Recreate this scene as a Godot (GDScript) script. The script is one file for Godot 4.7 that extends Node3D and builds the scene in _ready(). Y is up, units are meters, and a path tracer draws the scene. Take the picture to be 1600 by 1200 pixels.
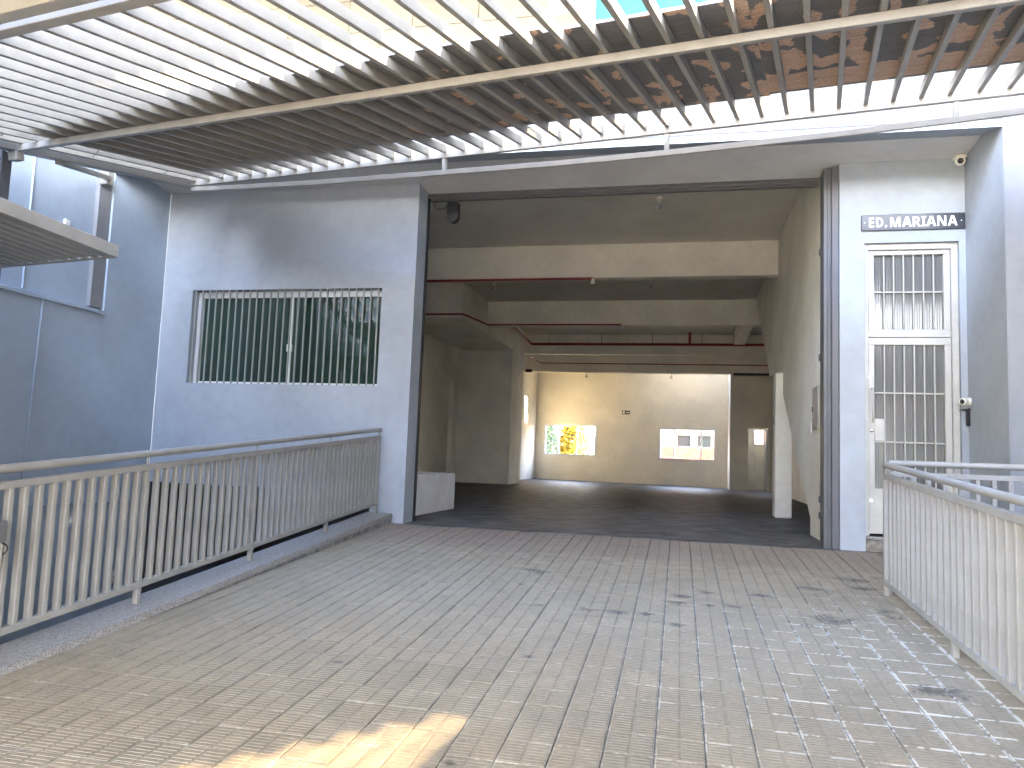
extends Node3D
# ---------------------------------------------------------------- shared
var rng := RandomNumberGenerator.new()
var used := {}
var M := {}
const RS := 0.0662            # slope of the ramp
const RY := -0.0149           # ramp lines lean a little off the facade normal
var PO := Vector3(-2.4565, 3.7834, 0.80)      # pergola: origin and axes
var PU := Vector3(0.98820, -0.00859, 0.15292)
var PV := Vector3(0.15200, 0.17770, -0.97228)
var PN := Vector3(-0.01882, 0.98405, 0.17690)
var cam_pos := Vector3(3.198, 0.8084, 8.472)
var cam: Camera3D

func numbered(called: String) -> String:
	if not used.has(called):
		used[called] = 0
		return called
	used[called] += 1
	return "%s_%03d" % [called, used[called]]

func thing(called: String, label: String, category: String, at := Vector3.ZERO, group := "") -> Node3D:
	var o := Node3D.new()
	o.name = numbered(called)
	add_child(o)
	o.position = at
	tag(o, label, category, group)
	return o

func tag(o: Node3D, label: String, category: String, group := "") -> void:
	o.set_meta("label", label)
	o.set_meta("category", category)
	if group != "":
		o.set_meta("group", group)

func mb() -> SurfaceTool:
	var st := SurfaceTool.new()
	st.begin(Mesh.PRIMITIVE_TRIANGLES)
	return st

func build(st: SurfaceTool, called: String, m: Material, parent: Node3D) -> MeshInstance3D:
	var o := MeshInstance3D.new()
	o.mesh = st.commit()
	o.material_override = m
	o.cast_shadow = GeometryInstance3D.SHADOW_CASTING_SETTING_ON
	if parent == self:
		o.name = numbered(called)
		add_child(o)
	else:
		o.name = called
		parent.add_child(o, true)
	return o

func inst(mesh: Mesh, called: String, m: Material, parent: Node3D, xf := Transform3D()) -> MeshInstance3D:
	var o := MeshInstance3D.new()
	o.mesh = mesh
	o.material_override = m
	o.transform = xf
	if parent == self:
		o.name = numbered(called)
		add_child(o)
	else:
		o.name = called
		parent.add_child(o, true)
	return o

func struct(o: Node3D, label := "", category := "") -> Node3D:
	o.set_meta("kind", "structure")
	if label != "":
		o.set_meta("label", label)
	if category != "":
		o.set_meta("category", category)
	return o

func group_node(called: String, parent: Node3D) -> Node3D:
	var o := Node3D.new()
	o.name = called
	parent.add_child(o, true)
	return o

# ---------------------------------------------------------------- geometry
# a b c d run counter-clockwise seen from outside
func quad(st: SurfaceTool, a: Vector3, b: Vector3, c: Vector3, d: Vector3, uvs = null) -> void:
	var n := (b - a).cross(c - a)
	if n.length() < 1e-12:
		n = (c - a).cross(d - a)
	n = n.normalized()
	var ps := [a, b, c, d]
	for i in [0, 2, 1, 0, 3, 2]:
		st.set_normal(n)
		if uvs != null:
			st.set_uv(uvs[i])
		else:
			st.set_uv(Vector2.ZERO)
		st.add_vertex(ps[i])

func tri(st: SurfaceTool, a: Vector3, b: Vector3, c: Vector3) -> void:
	var n := (b - a).cross(c - a).normalized()
	for p in [a, c, b]:
		st.set_normal(n)
		st.set_uv(Vector2.ZERO)
		st.add_vertex(p)

func hexa(st: SurfaceTool, p: Array) -> void:
	# p: bottom 0 1 2 3 (ccw from above), top 4 5 6 7
	quad(st, p[3], p[2], p[1], p[0])
	quad(st, p[4], p[5], p[6], p[7])
	for i in 4:
		var j := (i + 1) % 4
		quad(st, p[i], p[j], p[4 + j], p[4 + i])

func box(st: SurfaceTool, lo: Vector3, hi: Vector3) -> void:
	hexa(st, [Vector3(lo.x, lo.y, hi.z), Vector3(hi.x, lo.y, hi.z), Vector3(hi.x, lo.y, lo.z), Vector3(lo.x, lo.y, lo.z),
		Vector3(lo.x, hi.y, hi.z), Vector3(hi.x, hi.y, hi.z), Vector3(hi.x, hi.y, lo.z), Vector3(lo.x, hi.y, lo.z)])

# box with chamfered edges, in the frame o, axes x y z (right handed), from lo to hi
func cbox(st: SurfaceTool, o: Vector3, bx: Vector3, by: Vector3, bz: Vector3, lo: Vector3, hi: Vector3, ch := 0.004) -> void:
	var f := func(x, y, z): return o + bx * x + by * y + bz * z
	var a := lo
	var b := hi
	var e: float = min(ch, 0.45 * min(b.x - a.x, min(b.y - a.y, b.z - a.z)))
	var l := a + Vector3.ONE * e
	var h := b - Vector3.ONE * e
	quad(st, f.call(l.x, l.y, b.z), f.call(h.x, l.y, b.z), f.call(h.x, h.y, b.z), f.call(l.x, h.y, b.z))
	quad(st, f.call(h.x, l.y, a.z), f.call(l.x, l.y, a.z), f.call(l.x, h.y, a.z), f.call(h.x, h.y, a.z))
	quad(st, f.call(b.x, l.y, h.z), f.call(b.x, l.y, l.z), f.call(b.x, h.y, l.z), f.call(b.x, h.y, h.z))
	quad(st, f.call(a.x, l.y, l.z), f.call(a.x, l.y, h.z), f.call(a.x, h.y, h.z), f.call(a.x, h.y, l.z))
	quad(st, f.call(l.x, b.y, h.z), f.call(h.x, b.y, h.z), f.call(h.x, b.y, l.z), f.call(l.x, b.y, l.z))
	quad(st, f.call(l.x, a.y, l.z), f.call(h.x, a.y, l.z), f.call(h.x, a.y, h.z), f.call(l.x, a.y, h.z))
	# edges along z
	quad(st, f.call(h.x, b.y, h.z), f.call(b.x, h.y, h.z), f.call(b.x, h.y, l.z), f.call(h.x, b.y, l.z))
	quad(st, f.call(a.x, h.y, h.z), f.call(l.x, b.y, h.z), f.call(l.x, b.y, l.z), f.call(a.x, h.y, l.z))
	quad(st, f.call(b.x, l.y, h.z), f.call(h.x, a.y, h.z), f.call(h.x, a.y, l.z), f.call(b.x, l.y, l.z))
	quad(st, f.call(l.x, a.y, h.z), f.call(a.x, l.y, h.z), f.call(a.x, l.y, l.z), f.call(l.x, a.y, l.z))
	# edges along x
	quad(st, f.call(l.x, h.y, b.z), f.call(h.x, h.y, b.z), f.call(h.x, b.y, h.z), f.call(l.x, b.y, h.z))
	quad(st, f.call(l.x, a.y, h.z), f.call(h.x, a.y, h.z), f.call(h.x, l.y, b.z), f.call(l.x, l.y, b.z))
	quad(st, f.call(l.x, b.y, l.z), f.call(h.x, b.y, l.z), f.call(h.x, h.y, a.z), f.call(l.x, h.y, a.z))
	quad(st, f.call(l.x, l.y, a.z), f.call(h.x, l.y, a.z), f.call(h.x, a.y, l.z), f.call(l.x, a.y, l.z))
	# edges along y
	quad(st, f.call(h.x, l.y, b.z), f.call(b.x, l.y, h.z), f.call(b.x, h.y, h.z), f.call(h.x, h.y, b.z))
	quad(st, f.call(a.x, l.y, h.z), f.call(l.x, l.y, b.z), f.call(l.x, h.y, b.z), f.call(a.x, h.y, h.z))
	quad(st, f.call(b.x, l.y, l.z), f.call(h.x, l.y, a.z), f.call(h.x, h.y, a.z), f.call(b.x, h.y, l.z))
	quad(st, f.call(l.x, l.y, a.z), f.call(a.x, l.y, l.z), f.call(a.x, h.y, l.z), f.call(l.x, h.y, a.z))

func bx(st: SurfaceTool, lo: Vector3, hi: Vector3, ch := 0.004) -> void:
	cbox(st, Vector3.ZERO, Vector3.RIGHT, Vector3.UP, Vector3.BACK, lo, hi, ch)

# a box in pergola axes: u along the beams, w up, v towards the building
func pbox(st: SurfaceTool, u0: float, u1: float, w0: float, w1: float, v0: float, v1: float, ch := 0.004) -> void:
	cbox(st, PO, PU, PN, -PV, Vector3(u0, w0, -v1), Vector3(u1, w1, -v0), ch)

func pp(u: float, v: float, w: float) -> Vector3:
	return PO + PU * u + PV * v + PN * w

# straight square or flat bar between two points
func bar(st: SurfaceTool, a: Vector3, b: Vector3, w: float, h: float, up := Vector3.UP, ch := 0.003) -> void:
	var z := (a - b).normalized()
	var x := up.cross(z).normalized()
	var y := z.cross(x)
	cbox(st, b, x, y, z, Vector3(-w / 2, -h / 2, 0), Vector3(w / 2, h / 2, (a - b).length()), ch)

func tube(st: SurfaceTool, pts: Array, r: float, seg := 10, caps := true) -> void:
	var rings := []
	var prev_x := Vector3.ZERO
	for i in pts.size():
		var t: Vector3
		if i == 0:
			t = pts[1] - pts[0]
		elif i == pts.size() - 1:
			t = pts[i] - pts[i - 1]
		else:
			t = (pts[i + 1] - pts[i]).normalized() + (pts[i] - pts[i - 1]).normalized()
		t = t.normalized()
		var x: Vector3
		if prev_x == Vector3.ZERO:
			x = (Vector3.UP if absf(t.y) < 0.9 else Vector3.RIGHT).cross(t).normalized()
		else:
			x = (prev_x - t * prev_x.dot(t)).normalized()
		prev_x = x
		var y := t.cross(x)
		var ring := []
		for k in seg:
			var a := TAU * k / seg
			ring.append([pts[i] + (x * cos(a) + y * sin(a)) * r, x * cos(a) + y * sin(a)])
		rings.append(ring)
	for i in pts.size() - 1:
		for k in seg:
			var k2 := (k + 1) % seg
			var q := [rings[i][k], rings[i][k2], rings[i + 1][k2], rings[i + 1][k]]
			for j in [0, 2, 1, 0, 3, 2]:
				st.set_normal(q[j][1])
				st.set_uv(Vector2.ZERO)
				st.add_vertex(q[j][0])
	if caps:
		for k in seg:
			var k2 := (k + 1) % seg
			tri(st, rings[0][k2][0], rings[0][k][0], pts[0])
			var e := pts.size() - 1
			tri(st, rings[e][k][0], rings[e][k2][0], pts[e])

# profile points (radius, height) turned round axis through o
func lathe(st: SurfaceTool, o: Vector3, axis: Vector3, prof: Array, seg := 16) -> void:
	var y := axis.normalized()
	var x := (Vector3.RIGHT if absf(y.x) < 0.8 else Vector3.UP).cross(y).normalized()
	var z := x.cross(y)
	for i in prof.size() - 1:
		var p0: Vector2 = prof[i]
		var p1: Vector2 = prof[i + 1]
		for k in seg:
			var a0 := TAU * k / seg
			var a1 := TAU * (k + 1) / seg
			var d0 := x * cos(a0) - z * sin(a0)
			var d1 := x * cos(a1) - z * sin(a1)
			var A := o + d0 * p0.x + y * p0.y
			var B := o + d1 * p0.x + y * p0.y
			var C := o + d1 * p1.x + y * p1.y
			var D := o + d0 * p1.x + y * p1.y
			if p0.x < 1e-6:
				tri(st, A, C, D)
			elif p1.x < 1e-6:
				tri(st, A, B, C)
			else:
				quad(st, A, B, C, D)

# flat slab with rectangular holes: u v axes, thickness along -n; solid(cu, cv) says whether a cell is filled
func slab(st: SurfaceTool, o: Vector3, u: Vector3, v: Vector3, th: float, us: Array, vs: Array, holes: Array) -> void:
	var n := u.cross(v).normalized()
	us.sort()
	vs.sort()
	var nu := us.size() - 1
	var nv := vs.size() - 1
	var solid := []
	for i in nu:
		var col := []
		for j in nv:
			var cu: float = (us[i] + us[i + 1]) / 2
			var cv: float = (vs[j] + vs[j + 1]) / 2
			var s := true
			for h in holes:
				if cu > h[0] and cu < h[1] and cv > h[2] and cv < h[3]:
					s = false
			col.append(s)
		solid.append(col)
	var f := func(a, b, t): return o + u * a + v * b - n * t
	for i in nu:
		for j in nv:
			if not solid[i][j]:
				continue
			var a: float = us[i]
			var b: float = us[i + 1]
			var c: float = vs[j]
			var d: float = vs[j + 1]
			quad(st, f.call(a, c, 0), f.call(b, c, 0), f.call(b, d, 0), f.call(a, d, 0))
			quad(st, f.call(b, c, th), f.call(a, c, th), f.call(a, d, th), f.call(b, d, th))
			if i == 0 or not solid[i - 1][j]:
				quad(st, f.call(a, c, th), f.call(a, c, 0), f.call(a, d, 0), f.call(a, d, th))
			if i == nu - 1 or not solid[i + 1][j]:
				quad(st, f.call(b, c, 0), f.call(b, c, th), f.call(b, d, th), f.call(b, d, 0))
			if j == 0 or not solid[i][j - 1]:
				quad(st, f.call(a, c, th), f.call(b, c, th), f.call(b, c, 0), f.call(a, c, 0))
			if j == nv - 1 or not solid[i][j + 1]:
				quad(st, f.call(a, d, 0), f.call(b, d, 0), f.call(b, d, th), f.call(a, d, th))

# extrude a polygon given as Vector2(z, y) between x0 and x1
func prism_x(st: SurfaceTool, poly: PackedVector2Array, x0: float, x1: float) -> void:
	var idx := Geometry2D.triangulate_polygon(poly)
	for k in range(0, idx.size(), 3):
		var a := poly[idx[k]]
		var b := poly[idx[k + 1]]
		var c := poly[idx[k + 2]]
		for side in [[x0, -1.0], [x1, 1.0]]:
			var pa := Vector3(side[0], a.y, a.x)
			var pb := Vector3(side[0], b.y, b.x)
			var pc := Vector3(side[0], c.y, c.x)
			if (pb - pa).cross(pc - pa).x * side[1] > 0:
				tri(st, pa, pb, pc)
			else:
				tri(st, pa, pc, pb)
	var cw := Geometry2D.is_polygon_clockwise(poly)
	for k in poly.size():
		var a := poly[k]
		var b := poly[(k + 1) % poly.size()]
		var q := [Vector3(x0, a.y, a.x), Vector3(x0, b.y, b.x), Vector3(x1, b.y, b.x), Vector3(x1, a.y, a.x)]
		if cw:
			quad(st, q[3], q[2], q[1], q[0])
		else:
			quad(st, q[0], q[1], q[2], q[3])

# ---------------------------------------------------------------- materials
func lin(r: float, g: float, b: float) -> Color:
	return Color(r, g, b).linear_to_srgb()

func noise_img(size: int, seed_: int, freq: float, oct := 4, kind := FastNoiseLite.TYPE_SIMPLEX_SMOOTH) -> Image:
	var n := FastNoiseLite.new()
	n.seed = seed_
	n.frequency = freq
	n.noise_type = kind
	n.fractal_octaves = oct
	var im := n.get_seamless_image(size, size, false, false, 0.2, true)
	im.convert(Image.FORMAT_L8)
	return im

# grey texture whose values run lo..hi (sRGB), made of a coarse and a fine noise
func grey_tex(size: int, seed_: int, f1: float, f2: float, mixf: float, lo: float, hi: float) -> ImageTexture:
	var a := noise_img(size, seed_, f1, 5).get_data()
	var b := noise_img(size, seed_ + 7, f2, 2).get_data()
	var d := PackedByteArray()
	d.resize(size * size)
	for i in d.size():
		var t := (a[i] * (1.0 - mixf) + b[i] * mixf) / 255.0
		d[i] = int(clampf(lo + (hi - lo) * t, 0, 1) * 255.0)
	return ImageTexture.create_from_image(mip(Image.create_from_data(size, size, false, Image.FORMAT_L8, d)))

func mip(im: Image) -> Image:
	return im

func bump_tex(size: int, seed_: int, freq: float, oct: int, strength: float) -> ImageTexture:
	var im := noise_img(size, seed_, freq, oct)
	im.convert(Image.FORMAT_RGBA8)
	im.bump_map_to_normal_map(strength)
	return ImageTexture.create_from_image(im)

func mat(c: Color, rough := 0.7, metal := 0.0) -> StandardMaterial3D:
	var m := StandardMaterial3D.new()
	m.albedo_color = c
	m.roughness = rough
	m.metallic = metal
	return m

func surf(c: Color, rough: float, tex: Texture2D, scale: float, normal: Texture2D = null, nstr := 0.5) -> StandardMaterial3D:
	var m := mat(c, rough)
	m.albedo_texture = tex
	m.uv1_triplanar = true
	m.uv1_world_triplanar = true
	m.uv1_scale = Vector3.ONE * scale
	if normal:
		m.normal_enabled = true
		m.normal_texture = normal
		m.normal_scale = nstr
	return m

func glass(c: Color, alpha: float, rough := 0.02) -> StandardMaterial3D:
	var m := mat(Color(c.r, c.g, c.b, alpha), rough)
	m.transparency = BaseMaterial3D.TRANSPARENCY_ALPHA
	m.metallic_specular = 0.6
	return m

func make_materials() -> void:
	var soft := grey_tex(512, 11, 0.006, 0.05, 0.3, 0.86, 1.0)
	var grime := grey_tex(512, 23, 0.012, 0.09, 0.4, 0.45, 1.15)
	var speck := grey_tex(512, 31, 0.03, 0.14, 0.8, 0.05, 1.5)
	var plaster := bump_tex(512, 41, 0.10, 4, 3.0)
	var fine := bump_tex(512, 43, 0.30, 3, 4.0)
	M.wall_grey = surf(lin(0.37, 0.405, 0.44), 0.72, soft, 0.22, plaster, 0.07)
	M.upper_wall = surf(lin(0.225, 0.23, 0.236), 0.72, soft, 0.22, plaster, 0.07)  # darker copy of the grey wall paint, shade put into the colour
	M.soffit = surf(lin(0.62, 0.615, 0.60), 0.75, soft, 0.25, plaster, 0.08)
	M.side_wall = surf(lin(0.385, 0.455, 0.53), 0.72, soft, 0.2, plaster, 0.07)
	M.cream = surf(lin(0.88, 0.84, 0.725), 0.75, soft, 0.24, plaster, 0.10)
	M.ceiling = surf(lin(0.80, 0.765, 0.68), 0.8, soft, 0.2, plaster, 0.08)
	M.white_block = surf(lin(0.86, 0.86, 0.86), 0.7, soft, 0.6, plaster, 0.08)
	M.floor = surf(lin(0.16, 0.16, 0.16), 0.55, grime, 0.35, fine, 0.12)
	M.floor.metallic_specular = 0.22
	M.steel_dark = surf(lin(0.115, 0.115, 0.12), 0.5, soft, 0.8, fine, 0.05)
	M.rail = surf(lin(0.31, 0.298, 0.268), 0.45, soft, 1.4, fine, 0.04)
	M.pergola = surf(lin(0.30, 0.286, 0.255), 0.42, soft, 1.1, fine, 0.04)
	M.bar_grey = surf(lin(0.30, 0.30, 0.295), 0.45, soft, 1.4)
	M.white_paint = surf(lin(0.50, 0.485, 0.435), 0.4, soft, 1.2)
	M.alu = mat(lin(0.72, 0.74, 0.74), 0.35, 0.2)
	M.black = mat(lin(0.012, 0.012, 0.013), 0.45)
	M.black_plate = surf(lin(0.03, 0.034, 0.045), 0.28, soft, 2.0)
	M.letter = mat(lin(0.80, 0.78, 0.70), 0.5)
	M.red = mat(lin(0.20, 0.018, 0.016), 0.4)
	M.plastic = mat(lin(0.70, 0.69, 0.62), 0.4)
	M.chrome = mat(lin(0.55, 0.55, 0.55), 0.2, 0.9)
	M.stone = surf(lin(0.46, 0.43, 0.39), 0.6, speck, 1.7, fine, 0.35)
	M.stone_blue = surf(lin(0.20, 0.21, 0.24), 0.6, speck, 1.9, fine, 0.35)
	M.concrete = surf(lin(0.44, 0.425, 0.385), 0.85, grime, 0.3, fine, 0.4)
	M.asphalt = surf(lin(0.09, 0.09, 0.09), 0.9, grime, 0.4, fine, 0.5)
	M.earth = surf(lin(0.16, 0.13, 0.09), 0.95, grime, 0.2, fine, 0.5)
	M.beige = []
	for k in 4:
		M.beige.append(surf(lin(0.30 + 0.022 * k, 0.265 + 0.02 * k, 0.195 + 0.014 * k), 0.5, soft, 0.5))
	M.glass_dark = glass(lin(0.02, 0.055, 0.038), 0.62)
	M.glass_reed = glass(lin(0.15, 0.15, 0.14), 0.76, 0.10)
	M.glass_clear = glass(lin(0.45, 0.62, 0.60), 0.22)
	M.glass_teal = glass(lin(0.10, 0.36, 0.38), 0.75, 0.03)
	M.glass_green = glass(lin(0.32, 0.62, 0.42), 0.7, 0.03)
	M.bulb = glass(lin(0.8, 0.8, 0.78), 0.35)
	M.panel = surf(lin(0.36, 0.34, 0.31), 0.5, soft, 1.0)
	M.roof = surf(lin(0.36, 0.13, 0.07), 0.85, grime, 0.6)
	M.white_house = surf(lin(0.78, 0.75, 0.68), 0.8, soft, 0.2, plaster, 0.3)
	M.pink = surf(lin(0.34, 0.25, 0.20), 0.8, soft, 0.2, plaster, 0.3)
	M.orange = surf(lin(0.36, 0.085, 0.04), 0.8, grime, 0.5)
	M.bark = surf(lin(0.11, 0.08, 0.055), 0.95, grime, 1.5, fine, 0.8)
	M.tile_cream = surf(lin(0.72, 0.66, 0.52), 0.25, soft, 0.6)
	M.tile_brown = surf(lin(0.30, 0.26, 0.21), 0.6, grime, 1.6, fine, 0.3)

func leaf_mat(c: Color, back: Color) -> StandardMaterial3D:
	var m := mat(c, 0.6)
	m.backlight_enabled = true
	m.backlight = back
	m.vertex_color_use_as_albedo = true
	m.cull_mode = BaseMaterial3D.CULL_DISABLED
	return m

# ---------------------------------------------------------------- scene
func _ready() -> void:
	rng.seed = 20240611
	# camera
	cam = Camera3D.new()
	cam.name = "camera"
	add_child(cam)
	cam.position = cam_pos
	cam.rotation = Vector3(deg_to_rad(5.3478), deg_to_rad(13.1545), deg_to_rad(2.179))
	cam.fov = 52.694
	cam.near = 0.05
	cam.far = 600.0
	cam.current = true
	# sky and exposure
	var env := Environment.new()
	env.background_mode = Environment.BG_SKY
	var sky := Sky.new()
	var sm := ProceduralSkyMaterial.new()
	sm.sky_top_color = Color(0.455, 0.59, 0.81)
	sm.sky_horizon_color = Color(0.92, 0.90, 0.86)
	sm.sky_curve = 0.36
	sm.sky_energy_multiplier = 0.9
	sm.ground_bottom_color = Color(0.32, 0.30, 0.27)
	sm.ground_horizon_color = Color(0.60, 0.60, 0.58)
	sky.sky_material = sm
	env.sky = sky
	env.tonemap_mode = Environment.TONE_MAPPER_LINEAR
	env.tonemap_exposure = 65.0
	env.sdfgi_enabled = true
	env.ssao_enabled = true
	env.ssil_enabled = true
	var we := WorldEnvironment.new()
	we.name = "world_environment"
	we.environment = env
	add_child(we)
	# sun: from the right and behind the building
	var sun := DirectionalLight3D.new()
	sun.name = "sun"
	sun.light_energy = 1.6
	sun.light_color = Color(1.0, 0.885, 0.71)
	sun.light_angular_distance = 0.53
	sun.shadow_enabled = true
	var az := deg_to_rad(-5.0)
	var el := deg_to_rad(22.0)
	var to_sun := Vector3(cos(el) * cos(az), sin(el), -cos(el) * sin(az))
	add_child(sun)
	sun.look_at_from_position(Vector3.ZERO, -to_sun, Vector3.UP)

	make_materials()
	ground_and_street()
	garage_shell()
	garage_inside()
	ramp()
	kerbs()
	railings()
	side_wall()
	pergola()
	tower()
	facade_window()
	entrance_door()
	gate_steel()
	fittings()
	inside_fittings()
	behind_the_building()
	across_the_street()
	added_screen()
	added_gate()
	added_booth()

# ---------------------------------------------------------------- setting
func ramp_y(z: float) -> float:
	return -RS * z

func ground_and_street() -> void:
	var st := mb()
	var g := 200.0
	quad(st, Vector3(-g, -2.62, g), Vector3(g, -2.62, g), Vector3(g, -2.62, -g), Vector3(-g, -2.62, -g))
	struct(build(st, "ground", M.earth, self))
	st = mb()
	# sunken drive to the basement
	quad(st, Vector3(-3.6, -0.9, 13.0), Vector3(-0.45, -0.9, 13.0), Vector3(-0.45, -2.45, 1.0), Vector3(-3.6, -2.45, 1.0))
	quad(st, Vector3(-3.6, -2.45, 1.0), Vector3(-0.45, -2.45, 1.0), Vector3(-0.45, -2.45, -2.7), Vector3(-3.6, -2.45, -2.7))
	struct(build(st, "basement_drive", M.concrete, self))
	st = mb()
	box(st, Vector3(-60, -2.6, 13.0), Vector3(60, -0.90, 17.0))
	struct(build(st, "pavement", M.concrete, self))
	st = mb()
	box(st, Vector3(-60, -2.6, 17.0), Vector3(60, -1.03, 25.0))
	struct(build(st, "road", M.asphalt, self))
	st = mb()
	box(st, Vector3(-60, -2.6, 25.0), Vector3(60, -0.90, 60.0))
	struct(build(st, "far_pavement", M.concrete, self))
	st = mb()
	box(st, Vector3(4.95, -2.6, 1.98), Vector3(20, -1.5, 13.0))
	struct(build(st, "side_yard", M.concrete, self))
	# the paved strip of land behind the building
	st = mb()
	box(st, Vector3(-40, -2.6, -90), Vector3(40, -0.3, -22.0))
	struct(build(st, "back_yard", M.earth, self))

func ramp() -> void:
	var root := Node3D.new()
	root.name = "ramp_paving"
	add_child(root)
	struct(root)
	# solid body of the ramp with the mortar bed on top
	var st := mb()
	var x0 := -0.44
	var x1 := 4.88
	var zn := 13.0
	var b := 0.0075
	var uv := func(x, z): return Vector2((x + 0.3) / 6.4, z / 6.4)
	var ext := PackedVector2Array([Vector2(0.03, -2.6), Vector2(zn, -2.6), Vector2(zn, ramp_y(zn) - b), Vector2(0.03, ramp_y(0.03) - b)])
	prism_x(st, ext, x0, x1)
	# landing in front of the small door
	var ext2 := PackedVector2Array([Vector2(0.03, -2.6), Vector2(1.98, -2.6), Vector2(1.98, ramp_y(1.98) - b), Vector2(0.03, ramp_y(0.03) - b)])
	prism_x(st, ext2, x1, 5.86)
	var bed := surf(lin(0.19, 0.178, 0.155), 0.95, M.concrete.albedo_texture, 1.4)
	build(st, "mortar_bed", bed, root)
	var tm := StandardMaterial3D.new()
	tm.albedo_texture = ramp_map()
	tm.vertex_color_use_as_albedo = true
	tm.roughness = 0.72
	# tiles
	var cells := []
	for i in range(-15, 16):
		for j in range(0, 64):
			var xl := 2.795 + 0.2 * i
			var zc := 0.045 + 0.2 * j + 0.1
			var xc := xl + 0.1 + 0.0149 * zc
			if xc < -0.25 or xc > 5.95:
				continue
			var zmax := 12.9
			if xc > 4.82:
				zmax = 1.9
			if zc > zmax:
				continue
			cells.append([xl, 0.045 + 0.2 * j, xc, zc])
	var vis := []
	var rest := []
	for c in cells:
		var q := project(Vector3(c[2], ramp_y(c[3]), c[3]))
		if q.z > 0.3 and q.x > -0.02 and q.x < 1.02 and q.y > 0 and q.y < 1.02 and c[2] > -0.1 and c[2] < 4.72:
			vis.append([q.z, c])
		else:
			rest.append(c)
	vis.sort_custom(func(a, b_): return a[0] < b_[0])
	var stuff := mb()
	for k in vis.size():
		if k < 300:
			var t := mb()
			tile(t, vis[k][1], uv)
			build(t, "tile", tm, root)
		else:
			tile(stuff, vis[k][1], uv)
	for c in rest:
		tile(stuff, c, uv)
	var o := build(stuff, "tiles_farther_up", tm, root)
	o.set_meta("kind", "stuff")

func project(p: Vector3) -> Vector3:
	var l: Vector3 = cam.global_transform.affine_inverse() * p
	var f := 0.5 / tan(deg_to_rad(cam.fov) / 2)
	return Vector3(0.5 + f * l.x / -l.z * 0.75, 0.5 - f * l.y / -l.z, -l.z)

func tile(st: SurfaceTool, c: Array, uv: Callable) -> void:
	var tone := 0.93 + rng.randf() * 0.10
	var warm := (rng.randf() - 0.5) * 0.03
	st.set_color(Color(tone + warm, tone, tone - warm))
	var lift := (rng.randf() - 0.5) * 0.0024
	var tx := (rng.randf() - 0.5) * 0.008
	var tz := (rng.randf() - 0.5) * 0.008
	var g := 0.0020 + rng.randf() * 0.0012
	var ux := Vector3(1, 0, 0)
	var o := Vector3(c[0], 0, c[1])
	var f := func(a: float, b: float, h: float) -> Vector3:
		var z: float = o.z + b
		var x: float = o.x + a + 0.0149 * z
		return Vector3(x, ramp_y(z) + lift + tx * (a - 0.1) + tz * (b - 0.1) + h, z)
	var flat := func(a0, a1, b0, b1, h):
		var p := [f.call(a0, b1, h), f.call(a1, b1, h), f.call(a1, b0, h), f.call(a0, b0, h)]
		tq(st, p[0], p[1], p[2], p[3], uv)
	var lo := -0.0011
	var e := 0.2
	# bed of the tile and its rim faces
	flat.call(g, e - g, g, e - g, lo)
	var dn := -0.008
	tq(st, f.call(g, e - g, dn), f.call(e - g, e - g, dn), f.call(e - g, e - g, lo), f.call(g, e - g, lo), uv)
	tq(st, f.call(e - g, g, dn), f.call(g, g, dn), f.call(g, g, lo), f.call(e - g, g, lo), uv)
	tq(st, f.call(e - g, e - g, dn), f.call(e - g, g, dn), f.call(e - g, g, lo), f.call(e - g, e - g, lo), uv)
	tq(st, f.call(g, g, dn), f.call(g, e - g, dn), f.call(g, e - g, lo), f.call(g, g, lo), uv)
	# two columns of seven raised bars
	var n := 7
	var p := (e - 0.018) / n
	for col in 2:
		var a0 := 0.0085 if col == 0 else 0.105
		var a1 := 0.095 if col == 0 else 0.1915
		for r in n:
			var b0 := 0.009 + p * r + 0.0024
			var b1 := 0.009 + p * (r + 1) - 0.0024
			var s := 0.0016
			var q := [f.call(a0, b1, lo), f.call(a1, b1, lo), f.call(a1, b0, lo), f.call(a0, b0, lo),
				f.call(a0 + s, b1 - s, 0.0006), f.call(a1 - s, b1 - s, 0.0006), f.call(a1 - s, b0 + s, 0.0006), f.call(a0 + s, b0 + s, 0.0006)]
			tq(st, q[4], q[5], q[6], q[7], uv)
			for i in 4:
				var j := (i + 1) % 4
				tq(st, q[i], q[j], q[4 + j], q[4 + i], uv)

func tq(st: SurfaceTool, a: Vector3, b: Vector3, c: Vector3, d: Vector3, uv: Callable) -> void:
	var n := (b - a).cross(c - a).normalized()
	var ps := [a, b, c, d]
	for i in [0, 2, 1, 0, 3, 2]:
		st.set_normal(n)
		st.set_uv(uv.call(ps[i].x, ps[i].z))
		st.add_vertex(ps[i])

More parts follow.
